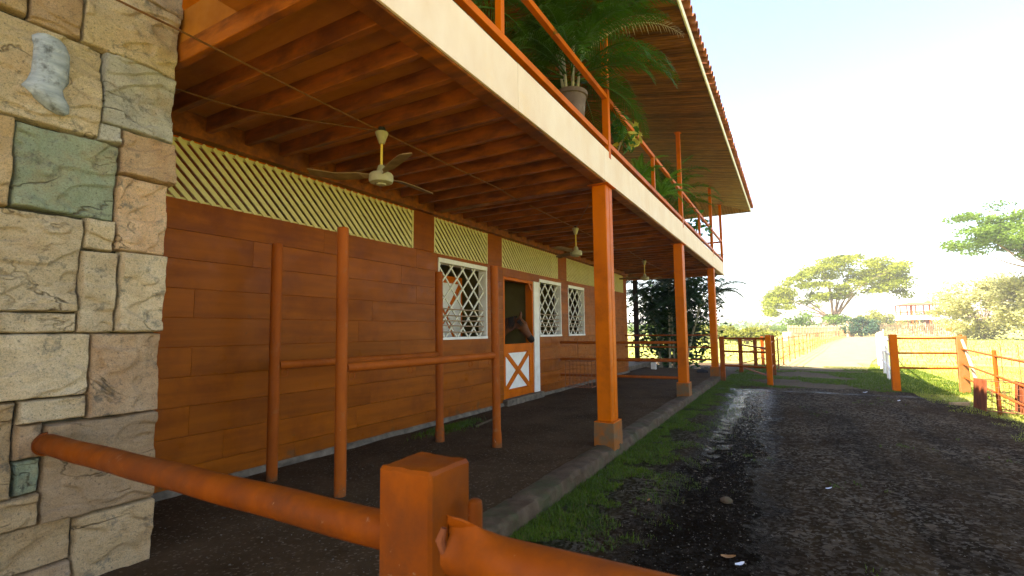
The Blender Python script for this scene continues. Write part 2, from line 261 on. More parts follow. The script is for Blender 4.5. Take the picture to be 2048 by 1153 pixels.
# ------------------------------------------------------------------ mesh helpers
class MB:
    def __init__(s): s.v, s.f = [], []
    def add(s, vs, fs):
        o = len(s.v); s.v += [tuple(p) for p in vs]; s.f += [tuple(i+o for i in f) for f in fs]; return s
    def obox(s, c, ax, h, ch=0.):
        c = Vector(c); ax = [Vector(a) for a in ax]
        if ch <= 0:
            vs = [c+ax[0]*h[0]*i+ax[1]*h[1]*j+ax[2]*h[2]*k for i in (-1, 1) for j in (-1, 1) for k in (-1, 1)]
            return s.add(vs, [(0, 1, 3, 2), (4, 6, 7, 5), (0, 4, 5, 1), (2, 3, 7, 6), (0, 2, 6, 4), (1, 5, 7, 3)])
        idx = {}; vs = []
        for i in (-1, 1):
            for j in (-1, 1):
                for k in (-1, 1):
                    sg = (i, j, k)
                    for a in range(3):     # vertex lying on the face of axis a
                        q = [sg[b]*(h[b]-(0 if b == a else ch)) for b in range(3)]
                        idx[sg, a] = len(vs); vs.append(c+ax[0]*q[0]+ax[1]*q[1]+ax[2]*q[2])
        fs = []
        for a in range(3):
            b, d = (a+1) % 3, (a+2) % 3
            for sg in (-1, 1):
                q = []
                for (u, w) in ((-1, -1), (1, -1), (1, 1), (-1, 1)):
                    t = [0]*3; t[a] = sg; t[b] = u; t[d] = w; q.append(idx[tuple(t), a])
                fs.append(tuple(q if sg > 0 else q[::-1]))
            for u in (-1, 1):
                for w in (-1, 1):          # edge along a, between faces b and d
                    t0 = [0]*3; t1 = [0]*3; t0[a] = -1; t1[a] = 1
                    for t in (t0, t1): t[b] = u; t[d] = w
                    q = [idx[tuple(t0), b], idx[tuple(t1), b], idx[tuple(t1), d], idx[tuple(t0), d]]
                    fs.append(tuple(q if u*w < 0 else q[::-1]))
        for i in (-1, 1):
            for j in (-1, 1):
                for k in (-1, 1):
                    q = [idx[(i, j, k), a] for a in range(3)]
                    fs.append(tuple(q if i*j*k > 0 else q[::-1]))
        return s.add(vs, fs)
    def box(s, x0, x1, y0, y1, z0, z1, ch=0.):
        return s.obox(((x0+x1)/2, (y0+y1)/2, (z0+z1)/2), ((1, 0, 0), (0, 1, 0), (0, 0, 1)), (abs(x1-x0)/2, abs(y1-y0)/2, abs(z1-z0)/2), ch)
    def bar(s, p0, p1, w, t, side=(0, 0, 1), ch=0.):
        """rectangular bar: w across 'side', t across the third axis"""
        p0, p1 = Vector(p0), Vector(p1); d = (p1-p0); L = d.length; d.normalize()
        sd = Vector(side); sd = (sd-d*sd.dot(d)).normalized(); th = d.cross(sd)
        return s.obox((p0+p1)/2, (d, sd, th), (L/2, w/2, t/2), ch)
    def tube(s, pts, rad, n=10, cap=True, closed=False):
        pts = [Vector(p) for p in pts]; m = len(pts)
        rad = [rad]*m if isinstance(rad, (int, float)) else list(rad)
        vs, fs = [], []; ref = None
        for i, p in enumerate(pts):
            if closed: t = pts[(i+1) % m]-pts[i-1]
            else: t = pts[min(i+1, m-1)]-pts[max(i-1, 0)]
            t.normalize()
            if ref is None: ref = Vector((0, 0, 1)) if abs(t.z) < .9 else Vector((1, 0, 0))
            a = (ref-t*ref.dot(t)).normalized(); ref = a; b = t.cross(a)
            vs += [p+(a*math.cos(k*2*math.pi/n)+b*math.sin(k*2*math.pi/n))*rad[i] for k in range(n)]
        for i in range(m if closed else m-1):
            j = (i+1) % m
            fs += [(i*n+k, i*n+(k+1) % n, j*n+(k+1) % n, j*n+k) for k in range(n)]
        if cap and not closed: fs += [tuple(range(n))[::-1], tuple((m-1)*n+k for k in range(n))]
        return s.add(vs, fs)
    def lathe(s, prof, c=(0, 0, 0), n=20):
        c = Vector(c); vs, fs = [], []; m = len(prof)
        for r, z in prof: vs += [c+Vector((r*math.cos(k*2*math.pi/n), r*math.sin(k*2*math.pi/n), z)) for k in range(n)]
        for i in range(m-1): fs += [(i*n+k, i*n+(k+1) % n, (i+1)*n+(k+1) % n, (i+1)*n+k) for k in range(n)]
        fs += [tuple(range(n))[::-1], tuple((m-1)*n+k for k in range(n))]
        return s.add(vs, fs)
    def build(s, name, mat, parent=None, smooth=False, kind=None, origin=None):
        me = bpy.data.meshes.new(name)
        if parent is not None:
            L = Vector(parent.get('_o', (0, 0, 0)))
            vv = [(p[0]-L.x, p[1]-L.y, p[2]-L.z) for p in s.v]; loc = (0, 0, 0)
        else:
            a = np.array(s.v); lo, hi = a.min(0), a.max(0)
            loc = origin if origin is not None else ((lo[0]+hi[0])/2, (lo[1]+hi[1])/2, lo[2])
            vv = [(p[0]-loc[0], p[1]-loc[1], p[2]-loc[2]) for p in s.v]
        me.from_pydata(vv, [], s.f); me.update()
        if smooth:
            me.polygons.foreach_set('use_smooth', [True]*len(me.polygons))
            if smooth != 'all': me.set_sharp_from_angle(angle=R(40))
        me.materials.append(MATS[mat])
        o = bpy.data.objects.new(name, me); col.objects.link(o)
        if parent is not None: o.parent = parent; o['_o'] = parent.get('_o', (0, 0, 0))
        else: o.location = loc; o['_o'] = tuple(loc)
        if kind: o['kind'] = kind
        return o
def tag(o, label, cat, group=None):
    o['label'] = label; o['category'] = cat
    if group: o['group'] = group
    return o
def thing(name, label, cat, loc=(0, 0, 0), group=None):
    o = bpy.data.objects.new(name, None); col.objects.link(o); o.location = loc; o.empty_display_size = .2; o['_o'] = tuple(loc)
    return tag(o, label, cat, group)
def link_copy(src, parent=None, loc=None):
    c = src.copy(); col.objects.link(c); c.parent = parent
    if loc is not None: c.location = loc
    return c
def copy_tree(root, loc, rz=0., label=None):
    r = link_copy(root, None, loc); r.rotation_euler = (0, 0, rz)
    if label: r['label'] = label
    for ch in list(root.children):
        c = link_copy(ch, r)
        for g in list(ch.children): link_copy(g, c)
    return r
def raw(name, verts, faces, mat, parent=None, kind=None, smooth=False):
    m = MB(); m.v = verts; m.f = faces
    return m.build(name, mat, parent, smooth, kind)
def scatter_mesh(name, V, F, mat, parent=None, kind=None):
    """numpy verts (n,3), faces (m,k) -> one mesh"""
    me = bpy.data.meshes.new(name); n, k = F.shape
    L = np.array(parent.get('_o', (0, 0, 0))) if parent is not None else np.zeros(3)
    me.vertices.add(len(V)); me.vertices.foreach_set('co', (V-L).astype(np.float32).ravel())
    me.loops.add(n*k); me.loops.foreach_set('vertex_index', F.astype(np.int32).ravel())
    me.polygons.add(n); me.polygons.foreach_set('loop_start', np.arange(0, n*k, k, dtype=np.int32))
    me.update(calc_edges=True); me.validate(); me.materials.append(MATS[mat])
    o = bpy.data.objects.new(name, me); col.objects.link(o)
    if parent is not None: o.parent = parent; o['_o'] = parent.get('_o', (0, 0, 0))
    if kind: o['kind'] = kind
    return o
def leaves(name, P, size, mat, parent=None, kind=None, flat=.5, aspect=2.0, seed=0):
    """leaf-shaped rhombs with random directions"""
    g = np.random.default_rng(seed); n = len(P)
    d = g.normal(size=(n, 3)); d[:, 2] *= flat; d /= np.linalg.norm(d, axis=1)[:, None]
    w = np.cross(d, g.normal(size=(n, 3))); w /= np.linalg.norm(w, axis=1)[:, None]
    s = (size*g.uniform(.6, 1.3, n))[:, None]
    V = np.stack([P-d*s*.5, P+w*s*.5/aspect, P+d*s*.5, P-w*s*.5/aspect], 1).reshape(-1, 3)
    F = np.arange(4*n).reshape(n, 4)
    return scatter_mesh(name, V, F, mat, parent, kind)

# ------------------------------------------------------------------ ground
def fbm(x, y, s): return mnoise.fractal(Vector((x*s, y*s, 3.1)), 1.0, 2.0, 4)
def sheet(name, xs, ys, zf, mat):
    V = np.array([[x, y, zf(x, y)] for y in ys for x in xs]); nx, ny = len(xs), len(ys)
    i = np.arange(nx*ny).reshape(ny, nx)
    F = np.stack([i[:-1, :-1], i[:-1, 1:], i[1:, 1:], i[1:, :-1]], -1).reshape(-1, 4)
    o = scatter_mesh(name, V, F, mat); o.data.polygons.foreach_set('use_smooth', [True]*len(F)); o['kind'] = 'structure'; return o
raw('ground', [(-700, -300, -.03), (700, -300, -.03), (700, 1100, -.03), (-700, 1100, -.03)], [(0, 1, 2, 3)], 'field_grass', kind='structure')
def edge_r(y): return 3.15+.25*math.sin(y*.7)+.12*math.sin(y*2.3+1)-.05*max(0, y-15)
def drive_z(x, y):
    z = .014*fbm(x, y, 1.6)+.006*fbm(x, y, 7)
    xr = -.80-.028*y
    if y < 16.2: z -= .028*math.exp(-((x-xr)/.16)**2)*min(1, (16.2-y)*.5)
    xr2 = -.1-.02*y; z -= .012*math.exp(-((x-xr2)/.3)**2)
    return max(z, -.024)
def drive_zz(x, y):
    z = drive_z(x, y)+.006
    over = x-edge_r(y)
    if over > -.5: z -= .05*min(1, (over+.5)/.7)**2
    if y > 15.5: z -= .045*min(1, (y-15.5)/1.5)**2
    return z
sheet('driveway', np.linspace(-2.12, 4.2, 100), np.concatenate([np.linspace(-.8, 1.5, 10), np.linspace(1.6, 9, 130), np.linspace(9.1, 17.2, 90)]), drive_zz, 'wet_drive')
sheet('forecourt', np.linspace(-14, 7, 30), np.linspace(-16, -.5, 30), lambda x, y: -.012+.012*fbm(x, y, .8)-.03*max(0, min(1, (x-5)/2)), 'track_dirt')
sheet('gravel_yard', np.linspace(-7.5, 3.6, 40), np.linspace(14.5, 27.5, 50), lambda x, y: -.008+.008*fbm(x, y, 1.2)-.03*max(0, min(1, (y-25.5)/2))-.035*max(0, min(1, (x-2.2)/1.2)), 'gravel_dirt')
# sun-bleached track that bends away between the fences
TL = [(-.7, 23.5), (-.2, 30), (.9, 38), (2.7, 58), (8, 101), (11, 125)]
TR = [(2.5, 23.5), (3.4, 30), (4.9, 38), (7.6, 58), (13, 101), (16, 125)]
tv = [(x, y, .006) for a, b in zip(TL, TR) for (x, y) in (a, b)]
raw('track', tv, [(2*i, 2*i+1, 2*i+3, 2*i+2) for i in range(len(TL)-1)], 'track_dirt', kind='structure')
sheet('porch_floor', np.linspace(-5.3, -2.2, 40), np.linspace(-.6, 20.4, 180), lambda x, y: .138+.010*fbm(x, y, 1.5)+.004*fbm(x, y, 6), 'porch_dirt')
# kerb along the porch edge, broken and patched
kb = MB(); ky = np.linspace(-.8, 17.2, 380)
prof = [(-2.32, .10), (-2.305, .150), (-2.20, .157), (-2.10, .157), (-2.068, .150), (-2.052, .118), (-2.046, .05), (-2.04, -.12)]
for i, y in enumerate(ky):
    for j, (x, z) in enumerate(prof):
        a = fbm(x*3, y, 1.6)+.7*fbm(x*9+j, y, 6.5)+.5*fbm(j*5, y, 17); k = 1 if j in (3, 4, 5) else .35
        kb.v.append((x+.035*a*k-.03*max(0, fbm(9, y, .9)), y, z+.018*a*(1 if j < 6 else 0)-(.06*max(0, fbm(4, y, 1.3)) if j in (3, 4, 5) else 0)))
m_ = len(prof); kb.f = [(i*m_+j, i*m_+j+1, (i+1)*m_+j+1, (i+1)*m_+j) for i in range(len(ky)-1) for j in range(m_-1)]
kerb = kb.build('kerb', 'kerb_concrete', smooth=True); kerb['kind'] = 'structure'

# ------------------------------------------------------------------ stable building
XW = -5.17
B = thing('stable_building', 'two-storey orange stable with timber balcony, cream lattice vents and tiled roof', 'building', (-5.2, 7., 0))
Y0B, Y1B = -3.2, 17.65
WINS = [(6.6, 8.14, 1.53, 2.92), (10.45, 11.72, 1.53, 2.89), (12.2, 13.37, 1.53, 2.88)]
DOOR = (8.78, 10.13, .20, 2.80)
LATS = [(-1.2, 5.97, 2.99, 3.60), (6.49, 8.18, 2.99, 3.60), (8.73, 11.57, 2.99, 3.60), (12.13, 14.3, 2.99, 3.60), (14.85, 17.25, 2.99, 3.60)]
OPEN = WINS+[DOOR]+LATS
def minus(iv, cuts):
    out = [iv]
    for a, b in cuts:
        nx = []
        for p, q in out:
            if b <= p or a >= q: nx.append((p, q)); continue
            if a > p: nx.append((p, a))
            if b < q: nx.append((b, q))
        out = nx
    return out
# masonry core behind the siding
zs = sorted({.10, 3.70}|{o[2] for o in OPEN}|{o[3] for o in OPEN})
core = MB()
for z0, z1 in zip(zs[:-1], zs[1:]):
    cuts = [(o[0], o[1]) for o in OPEN if o[2] < z1-1e-4 and o[3] > z0+1e-4]
    for p, q in minus((Y0B, Y1B), cuts): core.box(-5.36, XW-.019, p, q, z0, z1)
core.build('wall', 'orange_paint', B)
# siding: single boards, butt joints staggered
rows = [.200]+[.38+.2875*i for i in range(10)]
rows = [r_ for r_ in rows if r_ < 2.95]+[2.985]
for i, (z0, z1) in enumerate(zip(rows[:-1], rows[1:])):
    cuts = [(o[0], o[1]) for o in WINS+[DOOR] if o[2] < z1-.03 and o[3] > z0+.03]
    if z0 < 2.7: cuts = [(a-.0, b+.0) for a, b in cuts]
    extra = [(10.13, 10.40)] if z1 < 2.85 else []
    y = Y0B-(.9*(i*.37 % 1))*1.9
    joints = []
    off = {0: 1.1, 1: .25}.get(i % 2, 0)
    y = Y0B+off
    while y < Y1B: joints.append(y); y += random.choice((1.8, 2.4, 2.4, 3.0))
    segs = [Y0B]+joints+[Y1B]
    for a, b in zip(segs[:-1], segs[1:]):
        for p, q in minus((a, b), cuts+extra):
            if q-p < .06: continue
            zc0, zc1 = z0, z1
            pr = random.uniform(0, .0015)
            MB().box(XW-.018, XW+pr, p+.0006, q-.0006, zc0+.0015, zc1-.0015, .0022).build('siding_board', 'siding_paint', B)
# header strips between window tops and lattice
for a, b, z0, z1 in WINS: MB().box(XW-.018, XW+.004, a-.02, b+.04, z1+.003, 2.978, .002).build('window_header', 'siding_paint', B)
MB().box(XW-.018, XW+.004, DOOR[0]-.02, DOOR[1]+.3, 2.805, 2.978, .002).build('door_header', 'siding_paint', B)
# plain blocks between the lattices and the top board
lat_iv = [(l[0], l[1]) for l in LATS]
for p, q in minus((Y0B, Y1B), lat_iv): MB().box(XW-.018, XW+.006, p+.002, q-.002, 2.992, 3.66, .003).build('pilaster_block', 'siding_paint', B)
# rough footing that shows under the lowest boards
ft = MB(); fy = np.linspace(Y0B, Y1B, 170)
for y in fy:
    w_ = .03+.03*fbm(1, y, 1.4)
    for x, z in ((XW-.03, .205), (XW+.012+w_*.3, .200+.016*fbm(3, y, 3)), (XW+.02+w_*.6, .165+.012*fbm(5, y, 2)), (XW+.035+w_*.8, .11)): ft.v.append((x, y, z))
ft.f = [(i*4+j, i*4+j+1, i*4+j+5, i*4+j+4) for i in range(len(fy)-1) for j in range(3)]
ft.build('footing', 'concrete', B, smooth='all')
# lattice vents
for li, (a, b, z0, z1) in enumerate(LATS):
    fr = MB(); x1 = XW-.012
    fr.box(-5.33, x1+.016, b-.035, b-.002, z0, z1); fr.box(-5.33, x1+.016, a+.002, a+.03, z0, z1)
    fr.box(x1-.035, x1-.017, a+.03, b-.035, z1-.035, z1); fr.box(x1-.035, x1-.017, a+.03, b-.035, z0, z0+.022)
    f = fr.build('lattice_panel', 'cream_slat', B)
    h = z1-z0; pitch = .116; t = a-h
    while t < b:
        # slat from (t, top) to (t+h, bottom)
        y_a, z_a, y_b, z_b = t, z1-.004, t+h, z0+.004
        if y_a < a+.02: z_a -= (a+.02-y_a)*(h-.008)/h; y_a = a+.02
        if y_b > b-.03: z_b += (y_b-(b-.03))*(h-.008)/h; y_b = b-.03
        if y_b-y_a > .06 and y_b > 1.6:
            MB().bar((x1+random.uniform(0, .002), y_a, z_a), (x1, y_b, z_b), .047, .014, (0, 1, 1), .002).build('slat', 'cream_slat', f)
        t += pitch
# windows: white frame, diamond grille, rods
def window(a, b, z0, z1):
    w = MB(); xf = XW+.012; t = .032
    w.box(-5.34, xf, a, a+t, z0, z1); w.box(-5.34, xf, b-t, b, z0, z1)
    w.box(-5.34, xf+.006, a, b, z1-.075, z1+.001); w.box(-5.34, xf+.01, a, b, z0-.012, z0+t)
    win = w.build('window', 'white_trim', B)
    ya, yb, za, zb = a+t, b-t, z0+t, z1-.075
    for layer, sg in ((0, 1), (1, -1)):
        pitch = .355; xg = XW-.06-layer*.022
        c = -4.0
        while c < 5:
            # line y - ya = c + sg*(z - za)
            pts = []
            lo, hi = za, zb
            if sg > 0: lo = max(lo, za-c); hi = min(hi, za+(yb-ya)-c)
            else: lo = max(lo, za+c-(yb-ya)); hi = min(hi, za+c)
            if hi-lo > .03:
                y_lo, y_hi = ya+c+sg*(lo-za), ya+c+sg*(hi-za)
                MB().bar((xg, y_lo, lo), (xg, y_hi, hi), .03, .02, (0, 1, -sg), .002).build('grille_bar', 'grille_white', win)
            c += pitch
    for k, f_ in enumerate((.045, .125, .19, .255, .335)):
        z = z0+.06+f_*1.0*(1.39/1.0)
        MB().tube([(XW-.02, ya-.002, z+random.uniform(-.006, .006)), (XW-.02, (ya+yb)/2, z-.008), (XW-.02, yb-.05, z+random.uniform(-.012, .012))], .011, 6).build('rod', 'rod_rust', win, True)
for w_ in WINS: window(*w_)
# stable door: lower leaf with white X panels
dy0, dy1, dz0, dz1 = DOOR
fm = MB()
fm.box(-5.34, XW+.004, dy0, dy0+.05, dz0+.05, dz1-.001, .002); fm.box(-5.34, XW+.004, dy1-.05, dy1, dz0+.05, dz1-.001, .002)
fm.box(-5.34, XW+.002, dy0+.05, dy1-.05, dz1-.06, dz1, .002)
fm.bar((XW-.02, dy1-.17, dz1-.06), (XW-.02, dy1-.05, dz1-.20), .06, .03, (0, 1, 1))
fm.build('door_frame', 'orange_paint', B)
MB().box(-5.40, XW+.12, dy0-.05, dy1+.30, .10, .262, .01).build('door_sill', 'concrete', B)
jb = MB().box(XW-.018, XW+.03, 10.135, 10.395, .265, 2.80, .006).build('door_jamb', 'white_trim', B)
ly0, ly1, lz0, lz1 = dy0+.055, dy1-.055, .27, 1.385
xl = XW-.03
df = MB(); df.box(xl-.03, xl, ly0, ly1, lz0, lz1); door = df.build('door_leaf', 'orange_paint', B)
for (a, b, z0, z1) in ((ly0, ly1, lz1-.17, lz1+.004), (ly0, ly1, lz0-.003, lz0+.16)):
    MB().box(xl+.0, xl+.028, a, b, z0, z1, .003).build('door_rail', 'orange_paint', door)
MB().box(xl, xl+.027, ly0, ly0+.03, lz0+.16, lz1-.17, .003).build('door_stile', 'orange_paint', door)
MB().box(xl, xl+.027, ly1-.13, ly1, lz0+.16, lz1-.17, .003).build('door_stile', 'orange_paint', door)
py0, py1, pz0, pz1 = ly0+.03, ly1-.13, lz0+.16, lz1-.17
cy, cz = (py0+py1)/2, (pz0+pz1)/2
for tri in (((py0, pz1), (py1, pz1)), ((py1, pz1), (py1, pz0)), ((py1, pz0), (py0, pz0)), ((py0, pz0), (py0, pz1))):
    # triangle pulled back from the brace lines
    P = [Vector((0, *tri[0])), Vector((0, *tri[1])), Vector((0, cy, cz))]; ctr = sum(P, Vector())/3
    g = .86; Q = [ctr+(p-ctr)*g for p in P]
    vs = [(xl+.001, q.y, q.z) for q in Q]+[(xl+.012, q.y, q.z) for q in Q]
    raw('door_panel', vs, [(0, 2, 1), (3, 4, 5), (0, 1, 4, 3), (1, 2, 5, 4), (2, 0, 3, 5)], 'white_trim', door)
for s_ in (1, -1):
    MB().bar((xl+.013+.002*s_, py0, cz-s_*(pz1-pz0)/2), (xl+.013+.002*s_, py1, cz+s_*(pz1-pz0)/2), .115, .022, (0, 1, -s_*.9), .002).build('door_brace', 'orange_paint', door)
# stalls behind the wall
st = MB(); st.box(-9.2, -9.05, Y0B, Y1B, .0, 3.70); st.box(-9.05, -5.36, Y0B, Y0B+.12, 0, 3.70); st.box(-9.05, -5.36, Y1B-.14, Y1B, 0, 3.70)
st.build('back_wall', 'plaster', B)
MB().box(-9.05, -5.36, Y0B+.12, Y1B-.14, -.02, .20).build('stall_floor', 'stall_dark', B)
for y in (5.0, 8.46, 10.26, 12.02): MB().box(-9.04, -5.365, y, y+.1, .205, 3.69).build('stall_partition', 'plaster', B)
# crossed panel door leaf seen behind the first window
il = MB().box(-5.70, -5.66, 6.80, 8.00, .9, 2.72).build('inner_door_leaf', 'orange_paint', B)
for tri in (((7.02, 2.58), (7.86, 2.58), (7.44, 2.02)), ((6.95, 2.48), (6.95, 1.42), (7.36, 1.94)), ((7.93, 2.48), (7.93, 1.42), (7.52, 1.94)), ((7.02, 1.3), (7.86, 1.3), (7.44, 1.86))):
    raw('door_panel', [(-5.659, *q) for q in tri]+[(-5.648, *q) for q in tri], [(0, 2, 1), (3, 4, 5), (0, 1, 4, 3), (1, 2, 5, 4), (2, 0, 3, 5)], 'white_trim', il)

# ---- balcony deck, beams, joists
YD0, YD1 = 1.87, 20.0
dk = MB(); dk.box(-9.2, -2.275, YD0, YD1-.06, 3.86, 4.12); dk.box(-3.2, -2.275, 1.42, YD0-.001, 3.86, 4.12); dk.build('deck', 'ply_deck', B)
MB().box(-5.20, XW+.10, YD0, Y1B, 3.612, 3.855, .004).build('ledger_beam', 'stained_wood', B)
MB().box(-2.27, -2.118, 1.42, YD1-.06, 3.675, 4.10, .006).build('edge_beam', 'stained_wood', B)
MB().box(-9.1, -2.275, YD1-.16, YD1-.06, 3.68, 3.855, .006).build('end_beam', 'stained_wood', B)
COLY = [.9, 6.45, 11.85, 17.22]
for jy in (1.89,): MB().box(-5.0, -2.273, jy-.032, jy+.032, 3.70, 3.858, .005).build('joist', 'stained_wood', B)
jy = 2.30
while jy < YD1-.3:
    near = min(abs(jy-c) for c in COLY)
    if near > .16:
        xi = -5.065 if jy < Y1B else -9.0
        MB().box(xi+random.uniform(-.0, .01), -2.273, jy-.032, jy+.032, 3.70+random.uniform(-.006, .006), 3.858, .005).build('joist', 'stained_wood', B)
    jy += .41
for c in COLY[1:]: MB().box(-5.064, -2.272, c-.085, c+.085, 3.655, 3.857, .008).build('cross_beam', 'stained_wood', B)
# fascia boards
y = 1.42; L_ = 2.44
while y < YD1:
    e = min(y+L_, YD1)
    MB().box(-2.116, -2.094, y+.002, e-.002, 3.69+random.uniform(-.003, .003), 4.148+random.uniform(-.003, .003), .002).build('fascia_board', 'cream_fascia', B)
    y += L_
MB().box(-9.2, -2.118, YD1-.055, YD1-.03, 3.69, 4.146, .002).build('fascia_board', 'cream_fascia', B)
# ---- columns
for i, c in enumerate(COLY):
    if c < 2: continue
    m = MB(); x0, x1 = -2.305, -2.105; z0, z1 = .452, 3.645; gp = .004
    m.box(x0, x1, c-.10, c+.04-gp, z0, z1, .010); m.box(x0, x1, c+.04+gp, c+.18, z0, z1, .010); m.box(x0+.012, x1-.012, c+.04-gp*1.5, c+.04+gp*1.5, z0+.01, z1-.01)
    cl = m.build('column', 'orange_paint', B)
    MB().box(x0-.05, x1+.05, c-.15, c+.22, 3.645, 3.656, .002).build('cap_plate', 'orange_paint', cl)
    MB().box(x0-.035, x1+.035, c-.135, c+.215, .440, .4525, .002).build('base_plate', 'orange_paint', cl)
    pb = MB(); n = 7
    hx, hy = .132, .175
    for k, z in enumerate(np.linspace(.06, .441, n)):
        gsz = 1.06-.06*k/(n-1)
        ring = []
        for (sx, sy) in ((-1, -1), (0, -1), (1, -1), (1, 0), (1, 1), (0, 1), (-1, 1), (-1, 0)):
            ring.append(((x0+x1)/2+sx*hx*gsz+.008*fbm(sx*2+i, z*6+sy, 1), c+.04+sy*hy*gsz+.008*fbm(sx+5, z*6+sy*3, 1), z))
        pb.v += ring
    pb.f = [(k*8+j, k*8+(j+1) % 8, (k+1)*8+(j+1) % 8, (k+1)*8+j) for k in range(n-1) for j in range(8)]+[tuple((n-1)*8+j for j in range(8))]
    pb.build('plinth', 'plinth_paint', cl)
# ---- balcony railing and upper posts
XR = -2.135
UP = [6.55, 11.98, 17.25, 20.05-.08]
for y in UP:
    o = MB().box(XR-.045, XR+.045, y-.045, y+.045, 4.06, 6.40, .004).build('balcony_post', 'orange_paint', B)
    MB().box(XR-.08, XR+.08, y-.08, y+.08, 6.375, 6.386, .002).build('cap_plate', 'orange_paint', o)
for a, b in zip([1.42]+UP[:-1], UP):
    a_ = a+.047; b_ = b-.047
    MB().box(XR-.03, XR+.036, a_, b_, 4.235, 4.305, .003).build('bottom_rail', 'orange_paint', B)
    MB().box(XR-.03, XR+.036, a_, b_, 4.92, 4.985, .003).build('top_rail', 'orange_paint', B)
    mid = {6.55: 3.60, 11.98: 9.28, 17.25: 14.7}.get(b)
    if mid: MB().box(XR-.028, XR+.034, mid-.032, mid+.032, 4.3055, 4.9195, .003).build('baluster', 'orange_paint', B)
for z in (4.235, 4.92): MB().box(-9.0, XR-.047, YD1-.06, YD1, z, z+.065, .003).build('end_rail', 'orange_paint', B)
# ---- roof: boarded soffit with a hip at the far end, white eave board, barrel tiles
XE, ZE, K, YE, YR0, XIN = -1.15, 6.20, .20, 20.9, -3.2, -9.5
def soff(x): return ZE+(XE-x)*K
sy = YR0; bw = .098
unit = {}
def soffit_board(x0, x1, y):
    L = x1-x0; key = round(L, 3)
    if key not in unit:
        m = MB(); d_ = Vector((1, 0, -K)).normalized(); n_ = Vector((K, 0, 1)).normalized()
        m.obox((L/2, 0, -L/2*K), (d_, (0, 1, 0), n_), (L/2*math.sqrt(1+K*K), bw/2-.0045, .009), .003)
        o = m.build('soffit_board', 'soffit_wood'); unit[key] = o.data
        o.data.transform(Matrix.Translation(o.location)); o.parent = B; o.location = Vector((x0, y, soff(x0)+random.uniform(-.002, .002)))-B.location
        return o
    o = bpy.data.objects.new('soffit_board', unit[key]); col.objects.link(o); o.parent = B
    o.location = Vector((x0, y, soff(x0)+random.uniform(-.002, .002)))-B.location
    return o
while sy < YE-.1:
    inner = max(-5.3, XE-(YE-sy))
    # the boards start at the eave and stop at the house wall or the hip line
    soffit_board(inner if inner == -5.3 else round(inner, 3), XE, sy)
    sy += bw
hx_ = XE-.05
while hx_ > -5.3:
    L = XE-hx_                       # boards of the end slope run along Y
    d_ = Vector((0, 1, -K)).normalized(); n_ = Vector((0, K, 1)).normalized()
    y0 = YE-L
    MB().obox((hx_, (y0+YE)/2, ZE+L*K/2+.001), ((1, 0, 0), d_, n_), (bw/2-.003, L/2*math.sqrt(1+K*K), .009), .003).build('soffit_board', 'soffit_wood', B)
    hx_ -= bw
for x in np.arange(-9.4, -5.3, bw):
    L = 4.0; d_ = Vector((0, 1, -K)).normalized(); n_ = Vector((0, K, 1)).normalized()
    MB().obox((x, YE-L/2, ZE+L*K/2+.001), ((1, 0, 0), d_, n_), (bw/2-.003, L/2*math.sqrt(1+K*K), .009)).build('soffit_board', 'soffit_wood', B)
# roof shell over the soffit (hipped at the far end)
rs = MB(); KT = .30; XM = -9.5; zt = lambda t: ZE+.135+t*KT
W_ = XE-XM
rs.v = [(XE+.02, YR0, ZE+.10), (XE+.02, YE+.02, ZE+.10), (XM, YR0, zt(W_)), (XM, YE-W_, zt(W_)), (XM-W_, YR0, ZE+.10), (XM-W_, YE+.02, ZE+.10),
        (XE-.1, YR0, ZE+.04), (XE-.1, YE-.1, ZE+.04), (XM, YR0, soff(XM)+.05), (XM, YE-W_, soff(XM)+.05), (XM-W_, YR0, ZE+.04), (XM-W_, YE-.1, ZE+.04)]
rs.f = [(0, 1, 3, 2), (2, 3, 5, 4), (1, 5, 3), (6, 8, 9, 7), (8, 10, 11, 9), (7, 9, 11), (0, 6, 7, 1), (1, 7, 11, 5), (4, 5, 11, 10), (0, 2, 8, 6), (2, 4, 10, 8)]
roof = rs.build('roof', 'terracotta_tile', B)
y = YR0
while y < YE:
    e = min(y+3.2, YE+.03)
    MB().box(XE+.012, XE+.036, y+.001, e-.001, ZE-.025, ZE+.095, .002).build('eave_board', 'white_trim', roof); y += 3.2
MB().box(XM-W_, XE+.010, YE+.005, YE+.028, ZE-.024, ZE+.094, .002).build('eave_board', 'white_trim', roof)
# barrel tiles along the eave (alternating cover tiles, butt ends proud of the board)
def tile_mesh():
    m = MB(); n = 8; Lt = .46; r0, r1 = .105, .085; th = .016
    sl_ = Vector((-1, 0, KT)).normalized(); up = Vector((KT, 0, 1)).normalized(); yv = Vector((0, 1, 0))
    rings = []
    for (d_, r_) in ((0, r0), (Lt, r1)):
        for rr in (r_, r_-th):
            rings.append([sl_*d_+yv*(-math.cos(k*math.pi/n)*rr)+up*(math.sin(k*math.pi/n)*rr*.9) for k in range(n+1)])
    for rg in rings: m.v += [tuple(p) for p in rg]
    w = n+1
    for k in range(n):
        m.f += [(k, k+1, 2*w+k+1, 2*w+k), (w+k+1, w+k, 3*w+k, 3*w+k+1), (k+1, k, w+k, w+k+1), (2*w+k, 2*w+k+1, 3*w+k+1, 3*w+k)]
    return m
tm = tile_mesh().build('roof_tile', 'terracotta_tile', smooth=True, origin=(0, 0, 0))
tdat = tm.data; bpy.data.objects.remove(tm)
y = YR0+.1
